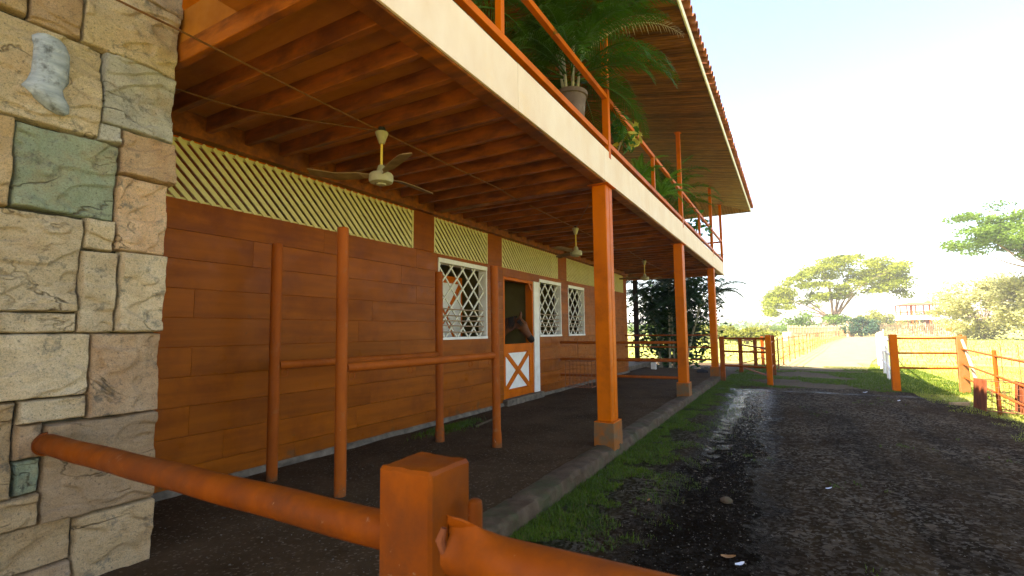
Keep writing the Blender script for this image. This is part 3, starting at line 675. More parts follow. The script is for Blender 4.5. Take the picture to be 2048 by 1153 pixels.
while y < YE:
    for row in range(2 if y > 2 else 1):
        o = bpy.data.objects.new('roof_tile', tdat); col.objects.link(o); o.parent = roof
        o.location = Vector((XE+.115-row*.36+random.uniform(-.008, .008), y+random.uniform(-.006, .006), ZE+.105+row*(.36*KT+.02)))-B.location
        o.rotation_euler = (0, random.uniform(-.03, .03), random.uniform(-.04, .04))
    y += .212
# wall of the upper storey
MB().box(-5.36, -5.2, Y0B, 16.0, 4.125, soff(-5.3)-.03).build('upper_wall', 'orange_paint', B)
# step and dark post round the far corner
MB().box(-9.0, -5.3, 17.8, 22.3, -.02, .30, .01).build('corner_slab', 'concrete', B)
MB().box(-5.86, -5.68, 20.95, 21.13, .301, 6.35, .006).build('rear_post', 'horse_dark', B)

# ------------------------------------------------------------------ stone pier
SP = thing('stone_pier', 'rough-hewn pale stone pier where the orange pipe rail ends', 'pier', (-4.4, 1.2, 0))
MB().box(-5.15, -3.955, -.9, 1.80, -.05, 4.9).build('mortar_core', 'mortar', SP)
STN = [  # y0, y1, z0, z1, tone
 (.62, 1.005, 3.57, 3.98, 'tan'), (1.02, 1.26, 3.55, 3.90, 'rose'), (1.275, 1.85, 3.55, 4.02, 'cream'), (.74, 1.385, 2.94, 3.535, 'cream'),
 (1.40, 1.85, 3.06, 3.535, 'grey'), (1.39, 1.505, 2.93, 3.045, 'grey'), (1.52, 1.835, 2.745, 3.045, 'peach'), (1.005, 1.505, 2.415, 2.915, 'green'),
 (.70, .99, 2.40, 2.925, 'tan'), (1.52, 1.84, 2.225, 2.73, 'peach'), (1.355, 1.505, 2.21, 2.40, 'cream'), (.75, 1.34, 1.80, 2.385, 'cream'),
 (1.355, 1.535, 1.675, 2.195, 'cream'), (1.55, 1.825, 1.675, 2.21, 'cream'), (1.0, 1.34, 1.675, 1.785, 'cream'), (.74, .985, 1.675, 1.785, 'cream'),
 (.78, 1.415, 1.285, 1.66, 'cream'), (1.43, 1.83, 1.13, 1.66, 'peach'), (1.105, 1.415, 1.145, 1.27, 'cream'), (.80, 1.09, .74, 1.27, 'tan'),
 (1.105, 1.215, .945, 1.13, 'rose'), (1.23, 1.835, .545, 1.115, 'rose'), (1.105, 1.215, .745, .93, 'green'), (.85, 1.215, .56, .73, 'tan'),
 (.85, 1.39, .30, .545, 'tan'), (.85, 1.39, -.05, .285, 'rose'), (1.405, 1.83, -.05, .53, 'tan'), (1.275, 1.85, 4.035, 4.6, 'tan'), (.62, 1.26, 4.0, 4.6, 'cream')]
yy = -.9
for (a, b, z0, z1) in [(-.9, -.3, -.05, .6), (-.285, .20, -.05, .42), (.215, .835, -.05, .55), (-.285, .2, .435, .95), (.215, .785, .565, 1.27), (-.9, -.3, .615, 1.3), (-.285, .2, .965, 1.5),
                       (.215, .765, 1.285, 1.78), (-.9, -.3, 1.315, 2.0), (-.285, .2, 1.515, 2.1), (.215, .735, 1.795, 2.385), (-.9, .2, 2.115, 2.6), (.215, .685, 2.40, 2.92), (-.9, -.3, 2.615, 3.2),
                       (-.285, .2, 2.615, 3.3), (.215, .725, 2.935, 3.55), (-.9, -.3, 3.215, 3.9), (-.285, .2, 3.315, 4.0), (.215, .605, 3.565, 4.6), (-.9, -.3, 3.915, 4.6), (-.285, .2, 4.015, 4.6)]:
    STN.append((a, b, z0, z1, random.choice(['tan', 'cream', 'peach', 'grey'])))
def stone(i, y0, y1, z0, z1, tone):
    near = y1 > .6
    n = 54 if near else 6
    X0 = -3.955
    yc, zc, hy, hz = (y0+y1)/2, (z0+z1)/2, (y1-y0)/2, (z1-z0)/2
    prd = random.uniform(.050, .078)
    m = MB(); sd = i*7.3
    tilt = random.uniform(-.10, .10); tilt2 = random.uniform(-.08, .08)
    for a in range(n+1):
        for b in range(n+1):
            u, w = -1+2*a/n, -1+2*b/n
            # keep some rings close to the rim for a rounded arris
            u = math.copysign(abs(u)**.8, u); w = math.copysign(abs(w)**.8, w)
            y, z = yc+u*hy, zc+w*hz
            e = min(hy*(1-abs(u)), hz*(1-abs(w)))
            rim = min(1, e/.014)
            rim = math.sqrt(max(0, 1-(1-rim)**2))
            p = Vector((y*3.2+sd, z*3.2, sd))
            r1 = mnoise.fractal(p, .9, 2.1, 5)
            rg = mnoise.ridged_multi_fractal(Vector((y*2.3+sd, z*4+y*1.5, sd*.5)), 1.0, 2.0, 4, 1., 2.)
            q_ = mnoise.fractal(Vector((y*1.6+z*.9+sd, z*2.6-y*.7, sd*1.7)), 1.0, 2.0, 3)*2.6
            led = (math.floor(q_)+min(1, (q_-math.floor(q_))*8))*.020 if near else 0     # flaked ledges
            r2 = mnoise.fractal(Vector((y*14+sd, z*14, 2.)), .8, 2.1, 4) if near else 0
            x = X0+prd*rim+rim*(.015*r1+.012*(rg-1)+led+.0045*r2+tilt*u*hy*.3+tilt2*w*hz*.3)
            jy_ = .005*mnoise.noise(Vector((y*14, z*14, sd+4)))+.006*mnoise.noise(Vector((z*3, sd, 1)))*abs(u)+u*.0055; jz_ = .005*mnoise.noise(Vector((y*14+5, z*14, sd)))+.005*mnoise.noise(Vector((y*3, sd, 7)))*abs(w)+w*.0055
            m.v.append((x, y+jy_, z+jz_))
    N = n+1
    m.f = [(a*N+b, (a+1)*N+b, (a+1)*N+b+1, a*N+b+1) for a in range(n) for b in range(n)]
    # sides run back into the mortar
    o = len(m.v); ring = [a*N for a in range(N)]+[n*N+b for b in range(1, N)]+[a*N+n for a in range(n-1, -1, -1)]+[b for b in range(n-1, 0, -1)]
    for k in ring: v = m.v[k]; m.v.append((-4.02, v[1], v[2]))
    q = len(ring); m.f += [(ring[k], o+k, o+(k+1) % q, ring[(k+1) % q]) for k in range(q)]
    m.build('stone', 'stone_'+tone, SP, smooth='all')
for i, s_ in enumerate(STN):
    if s_[1] > 1.8: s_ = (s_[0], s_[1]+random.uniform(-.022, .018), *s_[2:])
    stone(i, *s_)
# return face of the pier towards the porch
yv0 = 1.80
for k, z in enumerate(np.arange(-.05, 4.5, .5)):
    for x0 in (-5.1, -4.55):
        MB().box(x0, x0+.52, yv0, yv0+.03, z+.01, z+.48, .02).build('stone', 'stone_tan', SP)
# grey lump on the upper stone
lp = MB(); nr = 18
spine = [(1.10, 3.47, .050), (1.105, 3.44, .075), (1.115, 3.38, .088), (1.12, 3.30, .088), (1.115, 3.22, .085), (1.10, 3.16, .080), (1.10, 3.12, .10), (1.135, 3.07, .082), (1.165, 3.03, .055), (1.18, 3.01, .02)]
for (y, z, w) in spine:
    for k in range(nr):
        a = 2*math.pi*k/nr
        rr = w*(1+.22*mnoise.noise(Vector((math.cos(a)*1.5, z*14, math.sin(a)*1.5))))
        lp.v.append((-3.848+.062*(w/.09)*math.sin(a)+.006*mnoise.noise(Vector((y*60, z*60, a))), y+rr*math.cos(a), z+.014*mnoise.noise(Vector((a, z*9, 2)))))
lp.f = [(i*nr+k, i*nr+(k+1) % nr, (i+1)*nr+(k+1) % nr, (i+1)*nr+k) for i in range(len(spine)-1) for k in range(nr)]+[tuple(range(nr)), tuple((len(spine)-1)*nr+k for k in range(nr))]
tag(lp.build('mud_nest', 'grey_mud', smooth='all'), 'rough blue-grey mud nest stuck on an upper stone of the pier', 'nest')

# ------------------------------------------------------------------ pipe barrier in front of the camera
PB = thing('pipe_barrier', 'thick orange pipe rail from stone pier to a square steel post', 'barrier', (-1.01, 1.23, 0))
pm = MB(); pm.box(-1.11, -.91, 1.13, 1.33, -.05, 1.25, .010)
post = pm.build('post', 'vignetted_orange', PB)
bm = bmesh.new(); bm.from_mesh(post.data)
bmesh.ops.subdivide_edges(bm, edges=bm.edges[:], cuts=6, use_grid_fill=True)
for v in bm.verts:
    p = v.co; f_ = mnoise.noise(Vector((p.x*14, p.y*14, p.z*9)))
    v.co += v.normal*f_*.0035
    if v.co.z > 1.2: v.co.z += .004*mnoise.noise(Vector((p.x*22, p.y*22, 0)))
bm.to_mesh(post.data); bm.free()
post.data.polygons.foreach_set('use_smooth', [True]*len(post.data.polygons)); post.data.set_sharp_from_angle(angle=R(30))
pts = [(-4.0+.1*i, 1.23, 1.015+.002*math.sin(i*.9)) for i in range(30)]; pts = [p for p in pts if p[0] < -1.11]+[(-1.105, 1.23, 1.015)]
MB().tube(pts, .058, 24).build('rail', 'vignetted_orange', PB, True)
MB().tube([(-3.885, 1.23, 1.015), (-3.86, 1.23, 1.015)], .068, 24).build('weld_collar', 'vignetted_orange', PB, True)
MB().tube([(-.852, 1.27, .3), (-.852, 1.27, 1.13), (-.852, 1.27, 1.145), (-.852, 1.27, 1.15)], [.0225, .0225, .020, .012], 16).build('latch_pin', 'vignetted_orange', PB, True)
# swing pipe with a crushed end
pg = MB(); n = 28; xs_ = [-.80, -.795, -.78, -.755, -.73, -.70, -.67, -.64, -.60, -.5, -.3, 0., .6, 1.4, 2.2, 3.0]
for x in xs_:
    t = min(1, max(0, (x+.80)/.20)); t = t*t*(3-2*t)
    ry = .010+(.062-.010)*t; rz = .088+(.062-.088)*t
    for k in range(n):
        a = 2*math.pi*k/n
        w = .012*(1-t)*math.sin(3*a+1)+.010*(1-t)*mnoise.noise(Vector((x*30, a*2, 0)))
        pg.v.append((x+.02*(1-t)*mnoise.noise(Vector((a*2, 3, 1))), 1.065+ry*math.cos(a)+w, 1.088+rz*math.sin(a)+.006*(1-t)*math.sin(5*a)))
pg.f = [(i*n+k, i*n+(k+1) % n, (i+1)*n+(k+1) % n, (i+1)*n+k) for i in range(len(xs_)-1) for k in range(n)]+[tuple((len(xs_)-1)*n+k for k in range(n))]+[tuple(range(n))]
PGT = thing('pole_gate', 'orange swing pipe with crushed torn end beside the square post', 'gate', (0, 1.065, 0))
pg.build('pipe', 'vignetted_orange', PGT, smooth=True)
tk = MB(); tk.tube([(-.80, 1.05, 1.15), (-.808, 1.045, 1.12), (-.80, 1.05, 1.09), (-.805, 1.05, 1.06)], [.008, .013, .010, .006], 8); tk.build('torn_edge', 'rust', PGT, True)
MB().tube([(2.95, 1.065, -.05), (2.95, 1.065, 1.25)], .07, 16).build('gate_post', 'vignetted_orange', PGT, True)

# ------------------------------------------------------------------ hitching rails
def ring(m, c, r_, t, ax='y'):
    pts = []
    for k in range(14):
        a = 2*math.pi*k/14
        pts.append((c[0]+math.cos(a)*r_, c[1], c[2]+math.sin(a)*r_) if ax == 'y' else (c[0], c[1]+math.cos(a)*r_, c[2]+math.sin(a)*r_))
    m.tube(pts, t, 6, closed=True)
def hitch(label, a, ta, b, tb, rings, r_=.055):
    t = thing('hitching_rail', label, 'hitching rail', ((a[0]+b[0])/2, (a[1]+b[1])/2, .14), 'tie-up rails on the porch')
    for (p, top, fl) in ((a, ta, 0), (b, tb, 1)):
        m = MB(); pr = [(r_*1.12 if fl else r_, .10), (r_*1.18 if fl else r_, .14), (r_*1.12 if fl else r_, .30), (r_, .36), (r_, top-.10), (r_*.99, top-.095), (r_, top-.09), (r_, top-.01), (r_*.9, top)]
        lean = -.012
        for (q, z) in pr:
            m.v += [(p[0]+q*math.cos(k*2*math.pi/20)+lean*(z-.15), p[1]+q*math.sin(k*2*math.pi/20), z) for k in range(20)]
        m.f = [(i*20+k, i*20+(k+1) % 20, (i+1)*20+(k+1) % 20, (i+1)*20+k) for i in range(len(pr)-1) for k in range(20)]+[tuple((len(pr)-1)*20+k for k in range(20))]
        m.build('post', 'orange_pipe', t, True)
    z0, z1 = 1.32, 1.335
    d = (Vector((*b, 0))-Vector((*a, 0))).normalized()
    p0 = Vector((a[0]-.014, a[1], z0))+d*.05; p1 = Vector((b[0]-.014, b[1], z1))-d*.05
    MB().tube([p0.lerp(p1, k/8)+Vector((0, 0, -.004*math.sin(k/8*math.pi))) for k in range(9)], .047, 18).build('crossbar', 'orange_pipe', t, True)
    for f_ in rings:
        c = p0.lerp(p1, f_); m = MB(); ring(m, (c.x+.0, c.y, c.z-.085), .038, .006, 'x'); m.build('tie_ring', 'orange_pipe', t, True)
hitch('orange pipe hitching rail closer to the stable wall', (-4.75, 3.32), 2.62, (-4.32, 5.57), 2.51, (.03, .42))
hitch('orange pipe hitching rail farther out from the stable wall', (-3.74, 3.32), 2.68, (-3.44, 5.65), 2.54, (.03, .36, .8, .97))

# ------------------------------------------------------------------ ceiling fans and conduit
def fan(label, loc, rz, ztop):
    t = thing('ceiling_fan', label, 'ceiling fan', loc, 'fans under the balcony')
    x, y, z = loc                       # z = motor centre
    m = MB(); m.lathe([(.015, ztop-z-.155), (.028, ztop-z-.15), (.058, ztop-z-.06), (.066, ztop-z-.04), (.060, ztop-z-.03), (.03, ztop-z-.025)], loc, 20); m.build('canopy', 'fan_cream', t, True)
    MB().lathe([(.035, ztop-z-.025), (.04, ztop-z-.01), (.03, ztop-z+.03)], loc, 12).build('hook_block', 'black_tape', t, True)
    MB().tube([(x, y, z+.10), (x, y, ztop-.15)], .013, 10).build('rod', 'fan_yellow', t, True)
    m = MB(); m.lathe([(.02, .13), (.034, .12), (.05, .06), (.055, .045), (.105, .04), (.118, .025), (.120, -.02), (.112, -.05), (.085, -.06), (.05, -.062), (.045, -.075), (.02, -.078)][::-1], loc, 28); m.build('motor', 'fan_cream', t, True)
    for k in range(3):
        a = rz+k*2*math.pi/3+(.06 if k == 1 else 0); d = Vector((math.cos(a), math.sin(a), 0)); s_ = Vector((-d.y, d.x, 0))
        m = MB(); st_ = [(.09, .022, 0), (.17, .028, .004), (.22, .058, .006), (.45, .066, .004), (.70, .062, -.004 if k else .05), (.735, .045, -.006 if k else .06)]
        for (r_, w, dz) in st_:
            for sg in (-1, 1):
                for th in (.004, -.004): m.v.append(Vector(loc)+d*r_+s_*sg*w+Vector((0, 0, dz+sg*.014+th+.02)))
        for i in range(len(st_)-1):
            q, w4 = i*4, i*4+4
            m.f += [(q, q+2, w4+2, w4), (q+1, w4+1, w4+3, q+3), (q, w4, w4+1, q+1), (q+2, q+3, w4+3, w4+2)]
        m.f += [(0, 1, 3, 2), (len(st_)*4-4, len(st_)*4-2, len(st_)*4-1, len(st_)*4-3)]
        m.build('blade', 'fan_blade', t)
fan('cream ceiling fan closest to the stone pier, over the hitching rails', (-3.48, 3.53, 3.19), R(208), 3.69)
fan('cream ceiling fan outside the stable door', (-3.59, 8.92, 3.17), R(20), 3.69)
fan('cream ceiling fan farthest along the porch, in front of the palms', (-3.62, 14.25, 3.15), R(65), 3.69)
def wire(label, pts, r_=.008, name='conduit'):
    P = [Vector(p) for p in pts]; out = []
    for a, b in zip(P[:-1], P[1:]):
        for k in range(6): out.append(a.lerp(b, k/6)+Vector((0, 0, -.006*math.sin(k/6*math.pi))))
    out.append(P[-1])
    tag(MB().tube(out, r_, 6).build(name, 'conduit', smooth=True), label, 'conduit', 'conduits under the balcony')
wire('thin brown conduit from pier past the first fan to the column beam', [(-3.43, -1, 3.68), (-3.44, 1.6, 3.67), (-3.48, 3.49, 3.665), (-3.49, 5.9, 3.665), (-3.51, 6.45, 3.635)])
wire('thin brown conduit slanting from the wall to the first fan', [(-4.9, 1.2, 3.69), (-4.32, 2.07, 3.68), (-4.2, 2.55, 3.675), (-3.52, 3.47, 3.665)], .007)
wire('brown conduit from column beam to the door fan and beyond', [(-3.51, 6.8, 3.64), (-3.57, 8.9, 3.66), (-3.6, 11.5, 3.64)])
wire('slack cable from a lattice to the door fan', [(-4.95, 8.0, 3.70), (-4.7, 8.2, 3.60), (-4.31, 8.65, 3.60), (-3.9, 8.8, 3.63), (-3.6, 8.9, 3.67)], .007, 'cable')
wire('short cable from the door fan out towards the column', [(-3.57, 8.9, 3.67), (-3.2, 8.2, 3.66), (-2.74, 7.4, 3.69)], .007, 'cable')
wire('conduit running past the farthest fan', [(-3.45, 12.05, 3.64), (-3.62, 14.2, 3.66), (-3.62, 17.0, 3.64)])

# ------------------------------------------------------------------ horse looking over the half door
def ell_tube(m, pts, n=16):
    """pts: (centre, r_side, r_up, up-hint)"""
    vs = []; N = len(pts)
    for i, (c, rs_, ru, up) in enumerate(pts):
        c = Vector(c); a = Vector(pts[max(i-1, 0)][0]); b = Vector(pts[min(i+1, N-1)][0]); t = (b-a).normalized()
        u = Vector(up); u = (u-t*u.dot(t)).normalized(); s_ = t.cross(u)
        vs += [c+s_*rs_*math.cos(2*math.pi*k/n)+u*ru*math.sin(2*math.pi*k/n) for k in range(n)]
    fs = [(i*n+k, i*n+(k+1) % n, (i+1)*n+(k+1) % n, (i+1)*n+k) for i in range(N-1) for k in range(n)]+[tuple(range(n))[::-1], tuple((N-1)*n+k for k in range(n))]
    m.add(vs, fs)
hb = MB(); F_ = Vector((.42, -.82, .2))      # the way the face looks
poll = Vector((-5.24, 9.53, 1.89)); muz = Vector((-4.96, 9.66, 1.44)); ax = (muz-poll)
def hp(t): return poll+ax*t
ell_tube(hb, [(hp(-.10), .07, .07, F_), (hp(.0), .095, .11, F_), (hp(.18), .115, .135, F_), (hp(.34), .118, .14, F_), (hp(.5), .098, .118, F_), (hp(.68), .078, .092, F_), (hp(.84), .076, .082, F_), (hp(.96), .074, .074, F_), (hp(1.04), .055, .055, F_), (hp(1.07), .02, .02, F_)])
up = Vector((0, 0, 1))
ell_tube(hb, [(poll+Vector((-.02, -.01, -.04)), .09, .12, up), ((-5.5, 9.42, 1.78), .10, .18, up), ((-5.8, 9.3, 1.60), .13, .25, up), ((-6.1, 9.22, 1.42), .18, .33, up), ((-6.35, 9.2, 1.28), .24, .38, up)])
ell_tube(hb, [((-5.95, 9.2, 1.2), .12, .16, up), ((-6.1, 9.2, 1.22), .24, .33, up), ((-6.4, 9.2, 1.24), .29, .38, up), ((-6.9, 9.2, 1.20), .31, .37, up), ((-7.4, 9.2, 1.24), .30, .35, up), ((-7.75, 9.2, 1.28), .25, .30, up), ((-7.95, 9.2, 1.25), .10, .14, up)])
for sy_, x0 in ((-.16, -6.2), (.16, -6.15)):
    hb.tube([(x0, 9.2+sy_, 1.1), (x0+.02, 9.2+sy_, .78), (x0+.01, 9.2+sy_, .55), (x0, 9.2+sy_, .33), (x0+.06, 9.2+sy_, .24), (x0+.07, 9.2+sy_, .205)], [.12, .075, .05, .04, .05, .065], 10)
for sy_, x0 in ((-.17, -7.65), (.17, -7.7)):
    hb.tube([(x0, 9.2+sy_, 1.15), (x0+.10, 9.2+sy_, .85), (x0-.12, 9.2+sy_, .62), (x0-.08, 9.2+sy_, .33), (x0, 9.2+sy_, .24), (x0+.02, 9.2+sy_, .205)], [.18, .11, .055, .04, .05, .065], 10)
hs_ = F_.normalized().cross(ax.normalized())
for sg in (-1, 1):
    b0 = hp(-.02)+hs_*sg*.07
    hb.tube([b0, b0+Vector((0, -.01, .07))+hs_*sg*.02, b0+Vector((0, -.01, .13))+hs_*sg*.02, b0+Vector((0, 0, .17))+hs_*sg*.012], [.035, .038, .022, .006], 8)
    e0 = hp(.30)+hs_*sg*.10+F_.normalized()*.085
    hb.tube([e0-F_*.03, e0+F_*.01, e0+F_*.02], [.034, .030, .01], 8)
horse = hb.build('horse', 'horse_coat')
tag(horse, 'brown horse with black muzzle looking out over the half door', 'horse')
rm = horse.modifiers.new('r', 'REMESH'); rm.mode = 'VOXEL'; rm.voxel_size = .018
sm = horse.modifiers.new('s', 'SMOOTH'); sm.iterations = 4; sm.factor = .5
dg = bpy.context.evaluated_depsgraph_get(); me2 = bpy.data.meshes.new_from_object(horse.evaluated_get(dg)); horse.modifiers.clear(); horse.data = me2
me2.polygons.foreach_set('use_smooth', [True]*len(me2.polygons)); me2.materials.clear(); me2.materials.append(MATS['horse_coat']); me2.materials.append(MATS['horse_dark'])
for p in me2.polygons:
    w = p.center+horse.location; t = (w-poll).dot(ax)/ax.length_squared
    if (t > .80 and w.x > -5.2) or w.z < .6: p.material_index = 1
mn = MB()
for k in range(70):
    t = random.random(); c = Vector((-5.26, 9.5, 1.97)).lerp(Vector((-6.1, 9.22, 1.74)), t)
    s_ = random.choice((-1, 1)); L = random.uniform(.12, .28)
    mn.tube([c, c+Vector((.02, -.05*s_-.04, .02)), c+Vector((.02+random.uniform(-.03, .03), -.10-.05*random.random(), -L))], [.012, .014, .003], 4)
for k in range(16):
    c = hp(.0)+Vector((0, 0, .05)); mn.tube([c, hp(.1)+F_.normalized()*.15+hs_*random.uniform(-.05, .05), hp(random.uniform(.25, .4))+F_.normalized()*.15+hs_*random.uniform(-.05, .05)], [.012, .012, .003], 4)
horse['_o'] = tuple(horse.location)
mn.build('mane', 'horse_dark', horse, True)

# ------------------------------------------------------------------ rails, gates, fences
def rails(name, label, cat, posts, zs, pr=.045, rr=.022, mat='orange_pipe', group=None, square=False, tops=None):
    c = posts[0]; t = thing(name, label, cat, (c[0], c[1], 0), group)
    for i, p in enumerate(posts):
        if p[2] <= 0: continue
        m = MB()
        if square: m.box(p[0]-pr, p[0]+pr, p[1]-pr, p[1]+pr, -.1, p[2], .006)
        else: m.tube([(p[0], p[1], -.1), (p[0], p[1], p[2]-.01), (p[0], p[1], p[2])], [pr, pr, pr*.85], 10)
        m.build('post', mat, t, not square)
    for a, b in zip(posts[:-1], posts[1:]):
        for z in zs:
            MB().tube([(a[0], a[1], z), ((a[0]+b[0])/2, (a[1]+b[1])/2, z+random.uniform(-.012, .004)), (b[0], b[1], z)], rr, 8).build('rail', mat, t, True)
    return t
rails('bar_barrier', 'three orange bars between the stable wall and the middle column', 'barrier', [(XW+.04, 11.55, 0), (-2.29, 11.80, 0)], (1.36, .94, .55), rr=.034, group=None)
rails('bar_barrier', 'three thin orange bars between the stable corner and the last column', 'barrier', [(-5.17, 17.3, 0), (-2.3, 17.25, 0)], (1.47, 1.07, .66), rr=.024)
rails('pipe_gate', 'three-bar orange gate shut between last column and a square post', 'gate', [(-1.97, 17.2, 1.42), (-.62, 16.6, 0)], (1.36, .95, .50), pr=.07, rr=.032, square=True)
tag(MB().box(-.70, -.54, 16.52, 16.68, -.1, 1.47, .01).build('gate_post', 'orange_paint'), 'square orange gatepost in the driveway on the stable side', 'post', 'square gateposts')
rails('corral_fence', 'orange corral fence of posts and bars behind the shut gate', 'fence', [(-1.74, 20.9, 1.3), (-1.37, 23.3, 1.3), (-1.2, 25.6, 1.3), (-.61, 20.25, 1.42), (-.66, 16.75, 0)], (1.2, .75, .35), pr=.07, rr=.022, square=True)
rails('corral_fence', 'low loose orange bars leaning across the corral', 'fence', [(-1.74, 20.9, 0), (-.7, 17.2, 0)], (1.05, .22), rr=.03)
tag(MB().box(2.24, 2.41, 16.25, 16.42, -.1, 1.47, .01).build('gate_post', 'orange_paint'), 'square orange gatepost in the grass across the driveway', 'post', 'square gateposts')
rails('bar_fence', 'three horizontal orange bars from the far gatepost to a wide post', 'fence', [(2.40, 16.34, 0), (3.66, 16.62, 0)], (1.37, .98, .60), rr=.026)
PF = rails('pipe_fence', 'sloping orange pipe fence carrying the rusty feed basket', 'fence', [(3.76, 16.64, 1.45), (3.36, 12.8, 1.20), (3.02, 9.2, 1.2), (2.7, 5.6, 1.2)], (1.09, .71, .38), pr=.035, rr=.022)
MB().box(3.66, 3.86, 16.56, 16.72, -.1, 1.42, .01).build('wide_post', 'fence_pale', PF)
tag(MB().tube([(3.80, 15.62, -.1), (3.79, 15.9, .5), (3.76, 16.3, 1.1), (3.74, 16.45, 1.32)], [.035, .036, .034, .03], 10).build('brace_pole', 'pale_wood', smooth=True), 'pale leaning brace pole against the wide fence post', 'pole')
# fences that follow the track
def along(P, step):
    out = []; carry = 0
    for a, b in zip(P[:-1], P[1:]):
        a, b = Vector(a), Vector(b); L = (b-a).length; s_ = carry
        while s_ < L: out.append(a.lerp(b, s_/L)); s_ += step
        carry = s_-L
    return out
lf = along([(-.62, 20.6), (-.45, 25), (.3, 33), (1.2, 42), (2.5, 58), (9.6, 120)], 2.6)
rails('track_fence', 'thin orange pipe fence curving along the stable side of the track', 'fence', [(p.x, p.y, 1.3) for p in lf], (1.2, .78, .38), pr=.03, rr=.018, mat='fence_pale')
rf = along([(2.45, 17.6), (3.4, 28), (4.7, 38), (7.3, 56), (13.6, 104)], 2.4)
rails('track_fence', 'sunlit white pipe fence along the far side of the track', 'fence', [(p.x, p.y, 1.35) for p in rf], (1.28, .85, .42), pr=.045, rr=.03, mat='white_pipe')

# ------------------------------------------------------------------ feed baskets
def basket(label, c, L, D, Hh, plates, rz, hook, lean=0., nx=7, nz=5):
    t = thing('feed_basket', label, 'basket', (c[0], c[1], c[2]))
    Rm = Matrix.Rotation(rz, 3, 'Z') @ Matrix.Rotation(lean, 3, 'Y')
    def P(x, y, z): return Vector(c)+Rm @ Vector((x, y, z))
    fr = MB()
    for (x0, y0) in ((0, 0), (L, 0), (L, D), (0, D)):
        fr.tube([P(x0, y0, 0), P(x0, y0, Hh)], .009, 6)
    for z in (0, Hh):
        for a, b in (((0, 0), (L, 0)), ((L, 0), (L, D)), ((L, D), (0, D)), ((0, D), (0, 0))): fr.tube([P(*a, z), P(*b, z)], .009, 6)
    fr.build('frame', 'wire', t, True)
    for k in range(1, nx):
        x = L*k/nx; MB().tube([P(x, D, Hh), P(x, D, 0), P(x, 0, 0), P(x, 0, Hh)], .004, 5).build('mesh_wire', 'wire', t)
    for k in range(1, nz):
        z = Hh*k/nz; MB().tube([P(0, 0, z), P(L, 0, z)], .004, 5).build('mesh_wire', 'wire', t); MB().tube([P(0, D, z), P(L, D, z)], .004, 5).build('mesh_wire', 'wire', t)
    if plates:
        for x in (0, L):
            m = MB(); m.obox(P(x, D/2, Hh/2), [Rm @ Vector(a) for a in ((1, 0, 0), (0, 1, 0), (0, 0, 1))], (.008, D/2+.005, Hh/2+.01), .002); m.build('end_plate', 'rust', t)
    for (x, y, zt_) in hook:
        q = P(x, y, Hh); MB().tube([q, (q.x, q.y, zt_-.03), (q.x-.02, q.y-.02, zt_), (q.x-.05, q.y-.05, zt_-.005), (q.x-.06, q.y-.06, zt_-.06)], .007, 6).build('hook', 'wire', t, True)
    return t
basket('rusty feed basket with solid end plates hung on the sloping pipe fence', (3.13, 12.62, .07), .62, .52, .56, True, R(6), ((.42, .45, 1.32), (.62, .3, 1.3)), R(4))
basket('empty wire mesh basket hanging on the bars beside the wall', (-4.86, 11.50, .30), .66, -.34, .62, False, R(4), ((.22, .0, 1.47),), 0, 7, 6)

# ------------------------------------------------------------------ plants
def frond(name, base, az, el, L, droop, mat, parent, nl=30, ll=.34, seed=0, w=.016):
    g = random.Random(seed)
    pts = []; n = 14; p = Vector(base); a = el
    for i in range(n+1):
        pts.append(p.copy()); p = p+Vector((math.cos(az)*math.cos(a), math.sin(az)*math.cos(a), math.sin(a)))*(L/n); a -= droop/n*(.4+1.2*i/n)
    m = MB(); m.tube(pts, [.011*(1-.8*i/n)+.002 for i in range(n+1)], 5)
    side = Vector((-math.sin(az), math.cos(az), 0))
    for i in range(nl):
        t = .14+.86*i/(nl-1); k = min(int(t*n), n-1); f_ = t*n-k; c = pts[k].lerp(pts[k+1], f_); tg = (pts[k+1]-pts[k]).normalized(); upv = side.cross(tg)
        if upv.z < 0: upv = -upv
        ln = ll*(math.sin(math.pi*min(1, .22+.78*t)**.9)*.8+.28)*g.uniform(.85, 1.1)
        for sg in (-1, 1):
            d = (side*sg*.85+tg*(.55+.5*t)+upv*g.uniform(.1, .45)).normalized()
            d2 = (d*.8+Vector((0, 0, -.55-g.random()*.4))).normalized()
            q1 = c+d*ln*.5; q2 = q1+d2*ln*.5; ww = tg*w*.5
            o = len(m.v); m.v += [tuple(c-ww*.6), tuple(c+ww*.6), tuple(q1+ww), tuple(q1-ww), tuple(q2)]
            m.f += [(o, o+1, o+2, o+3), (o+3, o+2, o+4)]
    return m.build(name, mat, parent)
def pot(prof, c, mat, parent): return MB().lathe(prof, c, 22).build('pot', mat, parent, True)
PA = thing('potted_palm', 'big areca palm in a grey pot on the balcony edge', 'potted plant', (-2.42, 5.95, 4.19))
pot([(.13, 0), (.15, .02), (.19, .45), (.20, .58), (.225, .585), (.225, .64), (.20, .64), (.19, .60)], (-2.42, 5.95, 4.19), 'clay_pot', PA)
MB().lathe([(.18, .585), (.10, .60), (.01, .61)], (-2.42, 5.95, 4.125), 14).build('soil', 'soil', PA)
for k in range(7):
    a = k*.9; b0 = Vector((-2.42+.08*math.cos(a), 5.95+.08*math.sin(a), 4.70)); MB().tube([b0, b0+Vector((.06*math.cos(a), .06*math.sin(a), .5)), b0+Vector((.14*math.cos(a), .14*math.sin(a), .95))], [.02, .017, .012], 8).build('stem', 'palm_stem', PA, True)
gg = random.Random(5)
